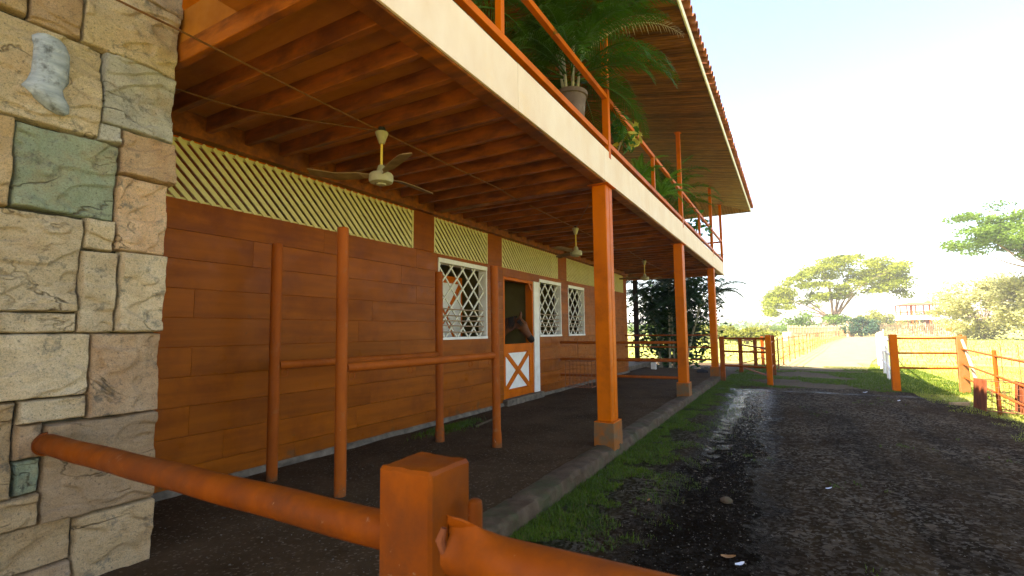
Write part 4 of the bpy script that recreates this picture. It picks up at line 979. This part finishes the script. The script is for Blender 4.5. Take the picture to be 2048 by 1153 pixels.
for k in range(52):
    az = k*2.399+gg.uniform(-.3, .3); low = k % 3 == 0
    out = Vector((math.cos(az), math.sin(az), 0)); zb = 5.05 if low else gg.uniform(5.2, 5.7)
    el = gg.uniform(.1, .6) if low else gg.uniform(.4, 1.2); L = gg.uniform(.95, 1.5)
    if math.cos(az) < -.3: L *= .8
    frond('frond', (-2.42+.10*out.x, 5.95+.10*out.y, zb), az, el, L, gg.uniform(1.0, 1.9), 'palm_leaf', PA, 34, .36, k, .020)
frond('frond', (-2.36, 6.2, 5.45), R(38), .85, 1.75, 1.6, 'palm_dry', PA, 30, .36, 91, .016)
frond('frond', (-2.36, 6.2, 5.3), R(30), .45, 1.5, 1.7, 'palm_leaf', PA, 34, .38, 92, .02)
frond('frond', (-2.36, 6.2, 5.1), R(60), .2, 1.5, 1.8, 'palm_leaf', PA, 34, .36, 93, .02)
frond('frond', (-2.40, 6.0, 5.0), R(-75), .5, 1.5, 1.7, 'palm_leaf', PA, 34, .38, 94, .02)
# small palm at the near end of the balcony
PN = thing('potted_palm', 'palm tips showing above the balcony rail at the top edge of the picture', 'potted plant', (-2.6, 3.7, 4.125))
pot([(.12, 0), (.17, .4), (.19, .42), (.19, .45), (.16, .45)], (-2.6, 3.7, 4.125), 'clay_pot', PN)
for k in range(12): frond('frond', (-2.6, 3.7, 4.75), k*2.4, gg.uniform(.3, 1.1), gg.uniform(.8, 1.2), 1.5, 'palm_leaf', PN, 26, .3, 200+k, .018)
# variegated shrub
VS = thing('variegated_shrub', 'yellow and green variegated shrub leaning through the balcony rail', 'potted plant', (-2.4, 7.75, 4.125))
pot([(.10, 0), (.14, .3), (.155, .31), (.155, .34), (.13, .34)], (-2.4, 7.75, 4.125), 'orange_pot', VS)
MB().tube([(-2.4, 7.75, 4.4), (-2.33, 7.85, 4.75), (-2.25, 8.0, 4.95)], [.015, .012, .008], 6).build('stem', 'bark', VS)
P_ = rng.normal(size=(200, 3)); P_ /= np.linalg.norm(P_, axis=1)[:, None]; P_ *= (rng.uniform(.25, 1, 200)**.5)[:, None]
leafmat('yellow_edge', (.34, .30, .04), (.56, .48, .10), .3, 14)
leaves('foliage', P_[:90]*np.array([.26, .38, .27])+np.array([-2.26, 8.05, 4.95]), .16, 'yellow_edge', VS, aspect=2.3, seed=3, flat=.8)
leaves('foliage', P_[90:]*np.array([.26, .38, .27])+np.array([-2.28, 8.03, 4.95]), .16, 'green_leaf', VS, aspect=2.3, seed=6, flat=.8)
leaves('foliage', P_[:140]*np.array([.22, .30, .25])+np.array([-2.32, 7.6, 5.02]), .14, 'green_leaf', VS, aspect=2.2, seed=4)
# ferns
for (lab, c, n_, L, s_) in (('lush green fern in a pot by the balcony baluster', (-2.38, 10.75, 4.125), 26, .85, 300), ('smaller upright fern beside the variegated shrub', (-2.42, 9.35, 4.125), 14, .7, 340)):
    FE = thing('potted_fern', lab, 'potted plant', c)
    pot([(.11, 0), (.15, .3), (.165, .31), (.165, .34), (.14, .34)], c, 'orange_pot', FE)
    for k in range(n_): frond('frond', (c[0], c[1], c[2]+.36), k*2.399, gg.uniform(.5, 1.35), L*gg.uniform(.75, 1.15), gg.uniform(1.2, 2.2), 'fern_leaf', FE, 28, .13, s_+k, .022)
PC = thing('potted_palm', 'feathery dark palm behind the middle balcony post', 'potted plant', (-2.75, 13.6, 4.125))
pot([(.13, 0), (.18, .45), (.2, .46), (.2, .5), (.17, .5)], (-2.75, 13.6, 4.125), 'clay_pot', PC)
for k in range(24): frond('frond', (-2.75, 13.6, 4.95+.3*(k % 3)), k*2.399, gg.uniform(.3, 1.2), gg.uniform(1.1, 1.6), gg.uniform(1.1, 1.9), 'palm_leaf', PC, 30, .36, 400+k, .020)
OP = thing('potted_plant', 'small leafy plant in an orange pot past the middle balcony post', 'potted plant', (-2.34, 12.75, 4.125))
pot([(.09, 0), (.13, .26), (.15, .27), (.15, .31), (.12, .31)], (-2.34, 12.75, 4.125), 'orange_pot', OP)
for k in range(12): frond('frond', (-2.34, 12.75, 4.42), k*2.4, gg.uniform(.6, 1.3), .55, 1.5, 'palm_leaf', OP, 18, .16, 500+k, .02)
BP = thing('potted_plant', 'broad-leaved green plant near the far end of the balcony', 'potted plant', (-2.45, 16.0, 4.125))
pot([(.09, 0), (.13, .26), (.15, .27), (.15, .31), (.12, .31)], (-2.45, 16.0, 4.125), 'orange_pot', BP)
P_ = rng.normal(size=(90, 3))*np.array([.18, .3, .24])+np.array([-2.4, 16.1, 4.75]); leaves('foliage', P_, .2, 'green_leaf', BP, aspect=1.6, seed=9)
MB().tube([(-2.45, 16, 4.4), (-2.42, 16.05, 4.8)], .012, 6).build('stem', 'bark', BP)
# palm clump past the end of the stable
PCL = thing('palm_clump', 'dark clump of slender palms at the far corner of the porch', 'palm', (-4.4, 21.4, 0))
for k, (dx, dy, lx, ly, h) in enumerate([(-.5, .2, -.35, .1, 3.2), (-.1, 0, .05, .1, 3.6), (.05, .1, -.1, .2, 3.9), (.25, -.1, .35, .1, 3.5), (.45, .1, .9, .2, 3.3), (-.3, .5, -.2, .5, 4.0), (.2, .5, .5, .5, 4.2)]):
    b0 = Vector((-4.4+dx, 21.4+dy, 0)); tp = b0+Vector((lx, ly, h))
    MB().tube([b0, b0.lerp(tp, .35)+Vector((0, 0, .1)), b0.lerp(tp, .7)+Vector((0, 0, .08)), tp], [.055, .045, .038, .03], 8).build('stem', 'palm_stem', PCL, True)
    for j in range(13):
        frond('frond', tp-Vector((0, 0, .1+.35*(j % 4))), j*2.399+k, gg.uniform(.1, 1.1), gg.uniform(1.3, 2.0), gg.uniform(1.1, 2.0), 'palm_dark', PCL, 26, .55, 600+k*20+j, .05)
P_ = rng.normal(size=(6500, 3))*np.array([.72, .45, .90])+np.array([-4.5, 22.1, 2.0]); leaves('undergrowth', P_, .24, 'palm_dark', PCL, aspect=2.6, seed=12)
P_ = np.abs(rng.normal(size=(500, 3)))*np.array([.7, .3, .45])+np.array([-5.0, 21.6, .15]); leaves('undergrowth', P_, .22, 'green_leaf', PCL, aspect=2.4, seed=13)
# edging stones round the palms
for k in range(11):
    a = math.pi*(1.05+.9*k/10); m = MB(); x, y = -4.35+1.05*math.cos(a), 21.2+.95*math.sin(a)
    m.lathe([(.10, 0), (.13, .05), (.09, .10), (.03, .115)], (x, y, .0), 7)
    o = m.build('edging_stone', 'stone_tan'); o.scale = (random.uniform(.8, 1.3), random.uniform(.7, 1.1), random.uniform(.8, 1.3)); o.rotation_euler = (0, 0, random.uniform(0, 6))
    tag(o, 'pale edging stone in the ring around the palm clump', 'stone', 'edging stones around the palms')
tag(MB().box(-4.80, -4.60, 19.35, 19.45, .13, .40, .02).build('white_block', 'white_trim'), 'small white block on the ground in front of the palms', 'block')
tag(MB().tube([(-2.95, 18.4, .17), (-2.8, 18.5, .18), (-2.62, 18.55, .17)], [.06, .09, .05], 8).build('dark_bag', 'black_tape', smooth=True), 'small dark bag lying beside the last column', 'bag')

# ------------------------------------------------------------------ distant things
def tree(name, label, base, trunk_h, crown, mat, leaf, nclump, nleaf, clump, seed, tr=.4, group=None, cat='tree', shell=.6, form=None):
    """crown: (dx, dy, dz centre offset, rx, ry, rz); clump: (rx, rz)"""
    g = np.random.default_rng(seed); rd = random.Random(seed)
    t = thing(name, label, cat, base, group)
    c = np.array(base)+np.array(crown[:3]); rad = np.array(crown[3:])
    D = g.normal(size=(nclump, 3)); D /= np.linalg.norm(D, axis=1)[:, None]; D[:, 2] = D[:, 2]*.9
    rr = g.uniform(shell, 1, nclump)[:, None]
    C_ = c+D*rr*rad
    C_[:, 2] = np.maximum(C_[:, 2], base[2]+.35*trunk_h)
    if form is not None: C_ = np.array(base)+form(g, nclump)
    # limbs
    top = Vector((base[0]+rd.uniform(-.1, .1)*trunk_h, base[1], base[2]+trunk_h))
    tk_ = MB(); tk_.tube([base, Vector(base).lerp(top, .5)+Vector((.1*tr, 0, 0)), top], [tr*1.2, tr*.95, tr*.8], 9)
    for i in range(0, nclump, max(1, nclump//(15 if form else 26))):
        e = Vector(C_[i]); m1 = top.lerp(e, .42)+Vector((rd.uniform(-.9, .9), rd.uniform(-.9, .9), 1.2 if form else rd.uniform(-.2, .6)))*tr; m1.z = max(m1.z, top.z+(e.z-top.z)*(.62 if form else .45))
        m0 = top.lerp(m1, .5)+Vector((rd.uniform(-.5, .5), rd.uniform(-.5, .5), .3))*tr*1.4; m2 = m1.lerp(e, .5)+Vector((rd.uniform(-.5, .5), rd.uniform(-.5, .5), .5))*tr*1.4
        tk_.tube([top-Vector((0, 0, tr*.3)), m0, m1, m2, e], [tr*.42, tr*.33, tr*.2, tr*.12, tr*.05], 6)
    tk_.build('trunk', 'bark', t, True)
    P = []
    for q in C_:
        n_ = int(nleaf*g.uniform(.6, 1.3)); d = g.normal(size=(n_, 3)); d /= np.linalg.norm(d, axis=1)[:, None]
        P.append(q+d*(g.uniform(0, 1, n_)**.4)[:, None]*np.array([clump[0], clump[0], clump[1]])*g.uniform(.7, 1.25))
    leaves('crown', np.concatenate(P), leaf, mat, t, aspect=1.8, seed=seed+1, flat=.6)
    return t
def umbrella(g, n_):
    x = g.uniform(-13, 12.5, n_); zt_ = 16.6-.036*(x-2.5)**2; y = g.normal(size=n_)*5.5
    low = g.uniform(0, 1, n_)**1.35; z = zt_-low*(5.5+.45*np.clip(9-np.abs(x), 0, 9))-.01*y**2
    return np.stack([x, y, np.maximum(z, 5.0+.0*x)], 1)
tree('umbrella_tree', 'wide spreading umbrella tree at the end of the track', (8.2, 125, 0), 3.4, (1.2, 0, 7.0, 13.2, 11, 6.6), 'umbrella_leaf', .50, 260, 120, (1.9, .75), 21, .5, form=umbrella)
tree('bushy_tree', 'low green bushy tree under the umbrella tree', (4.5, 119, 0), 1.5, (0, 0, 2.6, 6.0, 4, 2.4), 'tree_leaf', .45, 26, 120, (1.5, .9), 22, .3)
tree('dark_bush', 'dark green bush beside the umbrella tree trunk', (11.3, 112, 0), .8, (0, 0, 1.9, 2.8, 2.5, 1.9), 'bush_dark', .4, 20, 130, (1.1, .8), 23, .2, cat='bush')
tree('tall_tree', 'tall green tree reaching in from the right edge of the picture', (24.5, 75, 0), 7.0, (0, 0, 12.4, 8.4, 7, 3.9), 'tree_leaf', .34, 130, 190, (1.4, .55), 24, .34, shell=.35)
tree('pale_tree', 'pale blossoming bushy tree below the tall tree', (21.8, 86, 0), 1.8, (0, 0, 4.2, 5.4, 4, 4.4), 'pale_leaf', .36, 80, 190, (1.5, 1.0), 25, .14)
tree('pale_tree', 'second pale bushy tree behind the feed basket', (26.0, 80, 0), 1.8, (0, 0, 4.2, 4.8, 4, 4.4), 'pale_leaf', .36, 80, 190, (1.5, 1.0), 26, .14)
for i, (x, y, w, h, mt, lab) in enumerate([(-4.4, 62, 3.6, 1.9, 'yellow_leaf', 'yellow-green bush beyond the corral gate'), (-9.5, 66, 4.5, 2.4, 'yellow_leaf', 'yellow-green thicket seen between the last two columns'),
        (-16, 70, 4.5, 2.8, 'tree_leaf', 'green thicket behind the palm clump'), (1.5, 140, 7, 2.8, 'tree_leaf', 'low bush in the far hedge to the stable side of the umbrella tree'),
        (-6.5, 145, 7, 2.4, 'yellow_leaf', 'far yellowish bush above the corral gate'), (16.0, 150, 5.5, 5.0, 'yellow_leaf', 'far round tree between the umbrella tree and the viewing stand'),
        (21.5, 172, 7, 6.8, 'yellow_leaf', 'far pale tree directly behind the viewing stand'), (31, 170, 7, 5.6, 'yellow_leaf', 'far pale tree past the viewing stand'), (-24, 150, 9, 3.2, 'tree_leaf', 'far hedge bush behind the last column')]):
    tree('far_bush', lab, (x, y, 0), h*.3, (0, 0, h*.55, w*.8, w*.6, h*.5), mt, .16+.0028*y, 26, 110, (w*.24, h*.22), 40+i, .15, 'bushes beyond the paddocks', 'bush', .3)
# far wood on the horizon: one mass
N_ = 16000; a_ = rng.uniform(-260, 330, N_); zz = np.abs(rng.normal(size=N_))*2.2
P_ = np.stack([a_, 300+rng.normal(size=N_)*14, zz+2.2*np.sin(a_*.05)**2*rng.uniform(0, 1, N_)+1.2*np.sin(a_*.23)**2*rng.uniform(0, 1, N_)], 1)
fw = leaves('far_treeline', P_, 2.2, 'tree_leaf', None, 'stuff', seed=77); fw['label'] = 'low distant line of trees along the horizon'; fw['category'] = 'trees'
# viewing stand
VSn = thing('viewing_stand', 'open two-level viewing stand with flat roof far across the paddock', 'building', (26.8, 150, 0))
MB().box(22.6, 31.4, 147, 153, 3.4, 4.5, .02).build('deck', 'white_trim', VSn)
rf_ = MB(); rf_.v = [(21.9, 146.4, 6.9), (32.1, 146.4, 6.9), (32.1, 153.6, 6.9), (21.9, 153.6, 6.9), (25, 150, 7.6), (29, 150, 7.6)]; rf_.f = [(0, 1, 5, 4), (1, 2, 5), (2, 3, 4, 5), (3, 0, 4), (3, 2, 1, 0)]
rf_.build('roof', 'terracotta_tile', VSn)
for x in (22.8, 25.0, 25.7, 28.2, 29.4, 31.2):
    for y in (147.2, 152.8): MB().box(x-.11, x+.11, y-.11, y+.11, 0, 6.92).build('post', 'orange_paint', VSn)
for y in (147.2, 152.8): MB().box(22.8, 31.2, y-.05, y+.05, 5.25, 5.4).build('railing', 'orange_paint', VSn)
MB().box(27.4, 28.4, 148, 149.5, .0, 3.4).build('stair_core', 'rust', VSn)
# picket corrals
def pickets(label, a, b, n_, h, mat='pale_wood'):
    t = thing('picket_fence', label, 'fence', (a[0], a[1], 0), 'paddock fences in the distance'); a, b = Vector(a), Vector(b)
    u_ = MB().box(-.07, .07, -.03, .03, 0, 1).build('picket', mat, t); u_.location = (0, 0, 0); dat = u_.data; bpy.data.objects.remove(u_)
    me_ = bpy.data.meshes.new('picket'); mm = MB().box(-.07, .07, -.03, .03, 0, 1); me_.from_pydata(mm.v, [], mm.f); me_.materials.append(MATS[mat])
    for k in range(n_):
        p = a.lerp(b, k/(n_-1)); o = bpy.data.objects.new('picket', me_); col.objects.link(o); o.parent = t; o.location = (p.x-a.x, p.y-a.y, -.05); o.scale = (1, 1, h*random.uniform(.9, 1.08))
    for z in (.35*h, .8*h): MB().bar((a.x, a.y, z), (b.x, b.y, z), .10, .05).build('rail', mat, t)
pickets('pale picket corral in front of the umbrella tree', (-.5, 104, 0), (9.3, 116, 0), 40, 2.2)
pickets('pale paddock fence in front of the viewing stand', (14.5, 128, 0), (27.5, 118, 0), 56, 2.6)
pickets('short picket run between the two paddock gates', (10.2, 122, 0), (14.0, 126, 0), 14, 1.9)
tag(MB().box(22.0, 23.8, 104.9, 105.1, 1.0, 2.3, .02).build('red_board', 'orange_paint'), 'small reddish board on the paddock fence before the viewing stand', 'board')
for k, (x, y) in enumerate(((9.35, 112), (10.0, 113))): tag(MB().tube([(x, y, 0), (x, y, 2.9)], [.3, .27], 10).build('gate_pillar', 'pale_wood', smooth=True), ('round timber pillar at the near end of the picket corral', 'round timber pillar next to the dark bush')[k], 'pillar')
tag(MB().lathe([(.50, 0), (.52, .05), (.52, .9), (.5, .95), (.46, .95)], (-.3, 60, .35), 18).build('tank_drum', 'tan_drum', smooth=True), 'tan drum standing beyond the curving track fence', 'drum')

# ------------------------------------------------------------------ grass, pebbles, litter
def blades(name, X, Y, Z, h, w, mat, label, seed):
    g = np.random.default_rng(seed); n = len(X)
    a = g.uniform(0, 2*np.pi, n); ln = g.uniform(.2, .9, n)*h; hh = h*g.uniform(.5, 1.2, n)
    b0 = np.stack([X, Y, Z-.004], 1); wv = np.stack([-np.sin(a), np.cos(a), np.zeros(n)], 1)*(w*g.uniform(.6, 1.2, n))[:, None]*.5
    dv = np.stack([np.cos(a), np.sin(a), np.zeros(n)], 1)
    mid = b0+dv*(ln*.35)[:, None]+np.array([0, 0, 1])*(hh*.6)[:, None]; tip = b0+dv*ln[:, None]+np.array([0, 0, 1])*hh[:, None]
    V = np.stack([b0-wv, b0+wv, mid+wv*.7, mid-wv*.7, tip], 1).reshape(-1, 3); i = np.arange(n)[:, None]*5
    F = np.concatenate([i+np.array([[0, 1, 2]]), i+np.array([[0, 2, 3]]), i+np.array([[3, 2, 4]])])
    o = scatter_mesh(name, V, F, mat, None, 'stuff'); o['label'] = label; o['category'] = 'grass'; return o
def vnoise(X, Y, s, o=0.): return np.array([mnoise.fractal(Vector((x*s+o, y*s, o)), 1., 2., 4) for x, y in zip(X, Y)])
n = 95000; Y = 2.0+15.6*rng.uniform(0, 1, n)**1.6; X = -2.07+np.abs(rng.normal(size=n))*.45
k = (vnoise(X, Y, 2.2) > -.42+(X+2.05)*.60); X, Y = X[k], Y[k]
blades('kerb_grass', X, Y, np.array([drive_z(x, y) for x, y in zip(X, Y)])+.004, .032+.014*np.clip(rng.normal(size=len(X)), -1, 2), .005, 'grass_blade', 'short green grass along the foot of the kerb', 5)
leafmat('straw_blade', (.10, .075, .02), (.20, .15, .05), .2, 4)
kk = rng.uniform(0, 1, len(X)) < .10; Xd, Yd = X[kk]+.01, Y[kk]+.013
blades('dry_grass', Xd, Yd, np.array([drive_z(x, y) for x, y in zip(Xd, Yd)])+.004, .035, .004, 'straw_blade', 'dry straw-coloured blades mixed into the kerb grass', 15)
n = 60000; Y = 15.8+9.5*rng.uniform(0, 1, n); X = rng.uniform(-2.0, 4.2, n)
nz = vnoise(X, Y, .55, 3.); sm_ = np.clip((X-.5)/1.9, 0, 1); thr = .20-.55*sm_*sm_*(3-2*sm_)-.35*np.clip((-.4-X)/.9, 0, 1)+rng.normal(size=len(X))*.05
k = nz > thr; X, Y = X[k], Y[k]
blades('yard_grass', X, Y, np.full(len(X), -.006), .05, .011, 'grass_blade', 'green grass patches in the shade beyond the driveway', 6)
n = 70000; Y = 6.0+22*rng.uniform(0, 1, n)**1.1; X = 2.6+9*rng.uniform(0, 1, n)**1.6
er = np.array([edge_r(y) for y in Y]); k = X > er-.45+.5*vnoise(X, Y, 1.1, 7.); X, Y = X[k], Y[k]
blades('paddock_grass', X, Y, np.full(len(X), -.03), .06, .013, 'field_blade', 'sunlit short grass in the paddock beside the driveway', 7)
n = 16000; X = rng.uniform(-30, 40, n); Y = 28+60*rng.uniform(0, 1, n)
k = (X < np.interp(Y, [23.5, 30, 38, 58, 101], [-.8, -.3, .8, 2.6, 7.8])-.1) | (X > np.interp(Y, [23.5, 30, 38, 58, 101], [2.6, 3.5, 5, 7.7, 13.1])); X, Y = X[k], Y[k]
blades('field_tufts', X, Y, np.full(len(X), -.03), .22, .05, 'field_blade', 'dry grass tufts over the far fields', 8)
n = 500; X = rng.uniform(-1.2, 3, n); Y = 2.5+12*rng.uniform(0, 1, n); k = vnoise(X, Y, 1.0, 11.) > .25; X, Y = X[k], Y[k]
X = np.repeat(X, 7)+rng.normal(size=len(X)*7)*.03; Y = np.repeat(Y, 7)+rng.normal(size=len(Y)*7)*.03
blades('drive_weeds', X, Y, np.array([drive_z(x, y) for x, y in zip(X, Y)])+.004, .04, .006, 'grass_blade', 'thin weeds scattered over the gravel driveway', 9)
n = 1600; X = -5.02+np.abs(rng.normal(size=n))*.16; Y = 6.45+rng.normal(size=n)*.35
blades('porch_weeds', X+.12, Y, np.full(n, .14), .05, .008, 'grass_blade', 'weeds sprouting on the porch at the foot of the wall', 10)
# pebbles on the drive
def pebble_mesh(name, X, Y, Z, r_, mat, label):
    n = len(X); oc = np.array([[1, 0, 0], [-1, 0, 0], [0, 1, 0], [0, -1, 0], [0, 0, 1], [0, 0, -1]], float)
    fc = np.array([[0, 2, 4], [2, 1, 4], [1, 3, 4], [3, 0, 4], [2, 0, 5], [1, 2, 5], [3, 1, 5], [0, 3, 5]])
    sc = r_[:, None, None]*rng.uniform(.55, 1.2, (n, 1, 3))*np.array([1, 1, .6]); a = rng.uniform(0, 6.28, n); ca, sa = np.cos(a), np.sin(a)
    V = (oc[None]+rng.normal(size=(n, 6, 3))*.15)*sc; x = V[..., 0]*ca[:, None]-V[..., 1]*sa[:, None]; y = V[..., 0]*sa[:, None]+V[..., 1]*ca[:, None]
    V = np.stack([x+X[:, None], y+Y[:, None], V[..., 2]+Z[:, None]], -1).reshape(-1, 3)
    F = (fc[None]+np.arange(n)[:, None, None]*6).reshape(-1, 3)
    o = scatter_mesh(name, V, F, mat, None, 'stuff'); o['label'] = label; o['category'] = 'gravel'; return o
surf('pebble', (.035, .028, .02), (.20, .165, .12), 45, (1, 1, 1), (.25, .8), ())
n = 14000; Y = 2.2+13.5*rng.uniform(0, 1, n)**1.6; X = rng.uniform(-1.6, 3.3, n)
pebble_mesh('gravel', X, Y, np.array([drive_z(x, y) for x, y in zip(X, Y)])+.006, .004+.007*rng.uniform(0, 1, n)**3, 'pebble', 'loose gravel scattered over the driveway')
n = 2500; X = rng.uniform(-5.05, -2.35, n); Y = 2+15*rng.uniform(0, 1, n)**1.4
pebble_mesh('gravel', X, Y, np.full(n, .143), .003+.007*rng.uniform(0, 1, n)**3, 'pebble', 'grit and small stones on the porch floor')
surf('leaf_brown', (.20, .09, .03), (.34, .18, .07), 20, (1, 1, 1), (.5, .7), ()); surf('leaf_pale', (.34, .24, .12), (.44, .32, .18), 20, (1, 1, 1), (.5, .7), ()); surf('dark_post', (.012, .016, .012), (.03, .036, .028), 5)
surf('paper_white', (.6, .62, .64), (.75, .77, .78), 20, (1, 1, 1), (.5, .7), ())
def litter(name, label, cat, x, y, L, mat, rz, group=None):
    z = drive_z(x, y)+.012; m = MB(); n = 6
    for i in range(n+1):
        t = -1+2*i/n; w = L*.26*math.sqrt(max(0, 1-t*t))+.001; u_ = Vector((math.cos(rz), math.sin(rz), 0)); s_ = Vector((-u_.y, u_.x, 0)); c = Vector((x, y, z+L*.12*t*t+.002*i))+u_*L*.5*t
        m.v += [tuple(c-s_*w+Vector((0, 0, L*.06))), tuple(c), tuple(c+s_*w+Vector((0, 0, L*.06))), tuple(c-Vector((0, 0, .0025)))]
    for i in range(n):
        a, b = i*4, i*4+4; m.f += [(a, a+1, b+1, b), (a+1, a+2, b+2, b+1), (a, b, b+3, a+3), (a+2, a+3, b+3, b+2)]
    tag(m.build(name, mat), label, cat, group)
litter('fallen_leaf', 'curled brown leaf on the wet driveway close to the swing pipe', 'leaf', -.48, 3.98, .10, 'leaf_brown', .1)
litter('paper_scrap', 'crumpled white scrap beside a curled leaf on the wet driveway', 'scrap', -.40, 3.92, .07, 'paper_white', .6)
litter('fallen_leaf', 'small brown leaf near the edge of the kerb grass', 'leaf', -1.28, 4.9, .045, 'leaf_brown', 1.2)
litter('paper_scrap', 'white scrap lying in the middle of the driveway', 'scrap', .25, 6.1, .06, 'paper_white', .3)
litter('paper_scrap', 'white scrap on the dark soil near the far gatepost', 'scrap', 1.55, 15.4, .11, 'paper_white', .3)
litter('paper_scrap', 'white scrap on the driveway in front of the far bar fence', 'scrap', 2.0, 13.9, .09, 'paper_white', .9)
tag(MB().lathe([(.02, 0), (.055, .015), (.058, .035), (.03, .055), (.01, .058)], (-.62, 5.2, drive_z(-.62, 5.2)), 9).build('stone_cobble', 'kerb_concrete', smooth=True), 'rounded brown cobble lying on the wet strip', 'stone')
tag(MB().bar((2.85, 13.85, .0), (3.2, 13.95, .015), .10, .03, (0, 0, 1)).build('flat_slab', 'stone_rose'), 'flat pinkish slab half sunk at the grass edge', 'slab')
tag(MB().bar((-4.46, 6.67, .150), (-4.56, 7.37, .150), .03, .02, (0, 0, 1)).build('wood_strip', 'kerb_concrete'), 'grey strip lying on the porch floor by the weeds', 'strip')
# sunlit air over the paddocks
m_h = bpy.data.materials.new('haze'); m_h.use_nodes = True; nt_ = m_h.node_tree; nt_.nodes.clear()
ou = nt_.nodes.new('ShaderNodeOutputMaterial'); pv = nt_.nodes.new('ShaderNodeVolumePrincipled'); nt_.links.new(pv.outputs[0], ou.inputs['Volume'])
pv.inputs['Density'].default_value = .0007; pv.inputs['Color'].default_value = (.95, .96, 1, 1); pv.inputs['Anisotropy'].default_value = .1; MATS['haze'] = m_h
hz_ = MB().box(-720, 720, -320, 1120, -1.2, 22).build('haze', 'haze'); hz_['kind'] = 'stuff'; hz_['label'] = 'thin sunlit haze over the paddocks'; hz_['category'] = 'haze'

for o in bpy.data.objects:
    if '_o' in o: del o['_o']
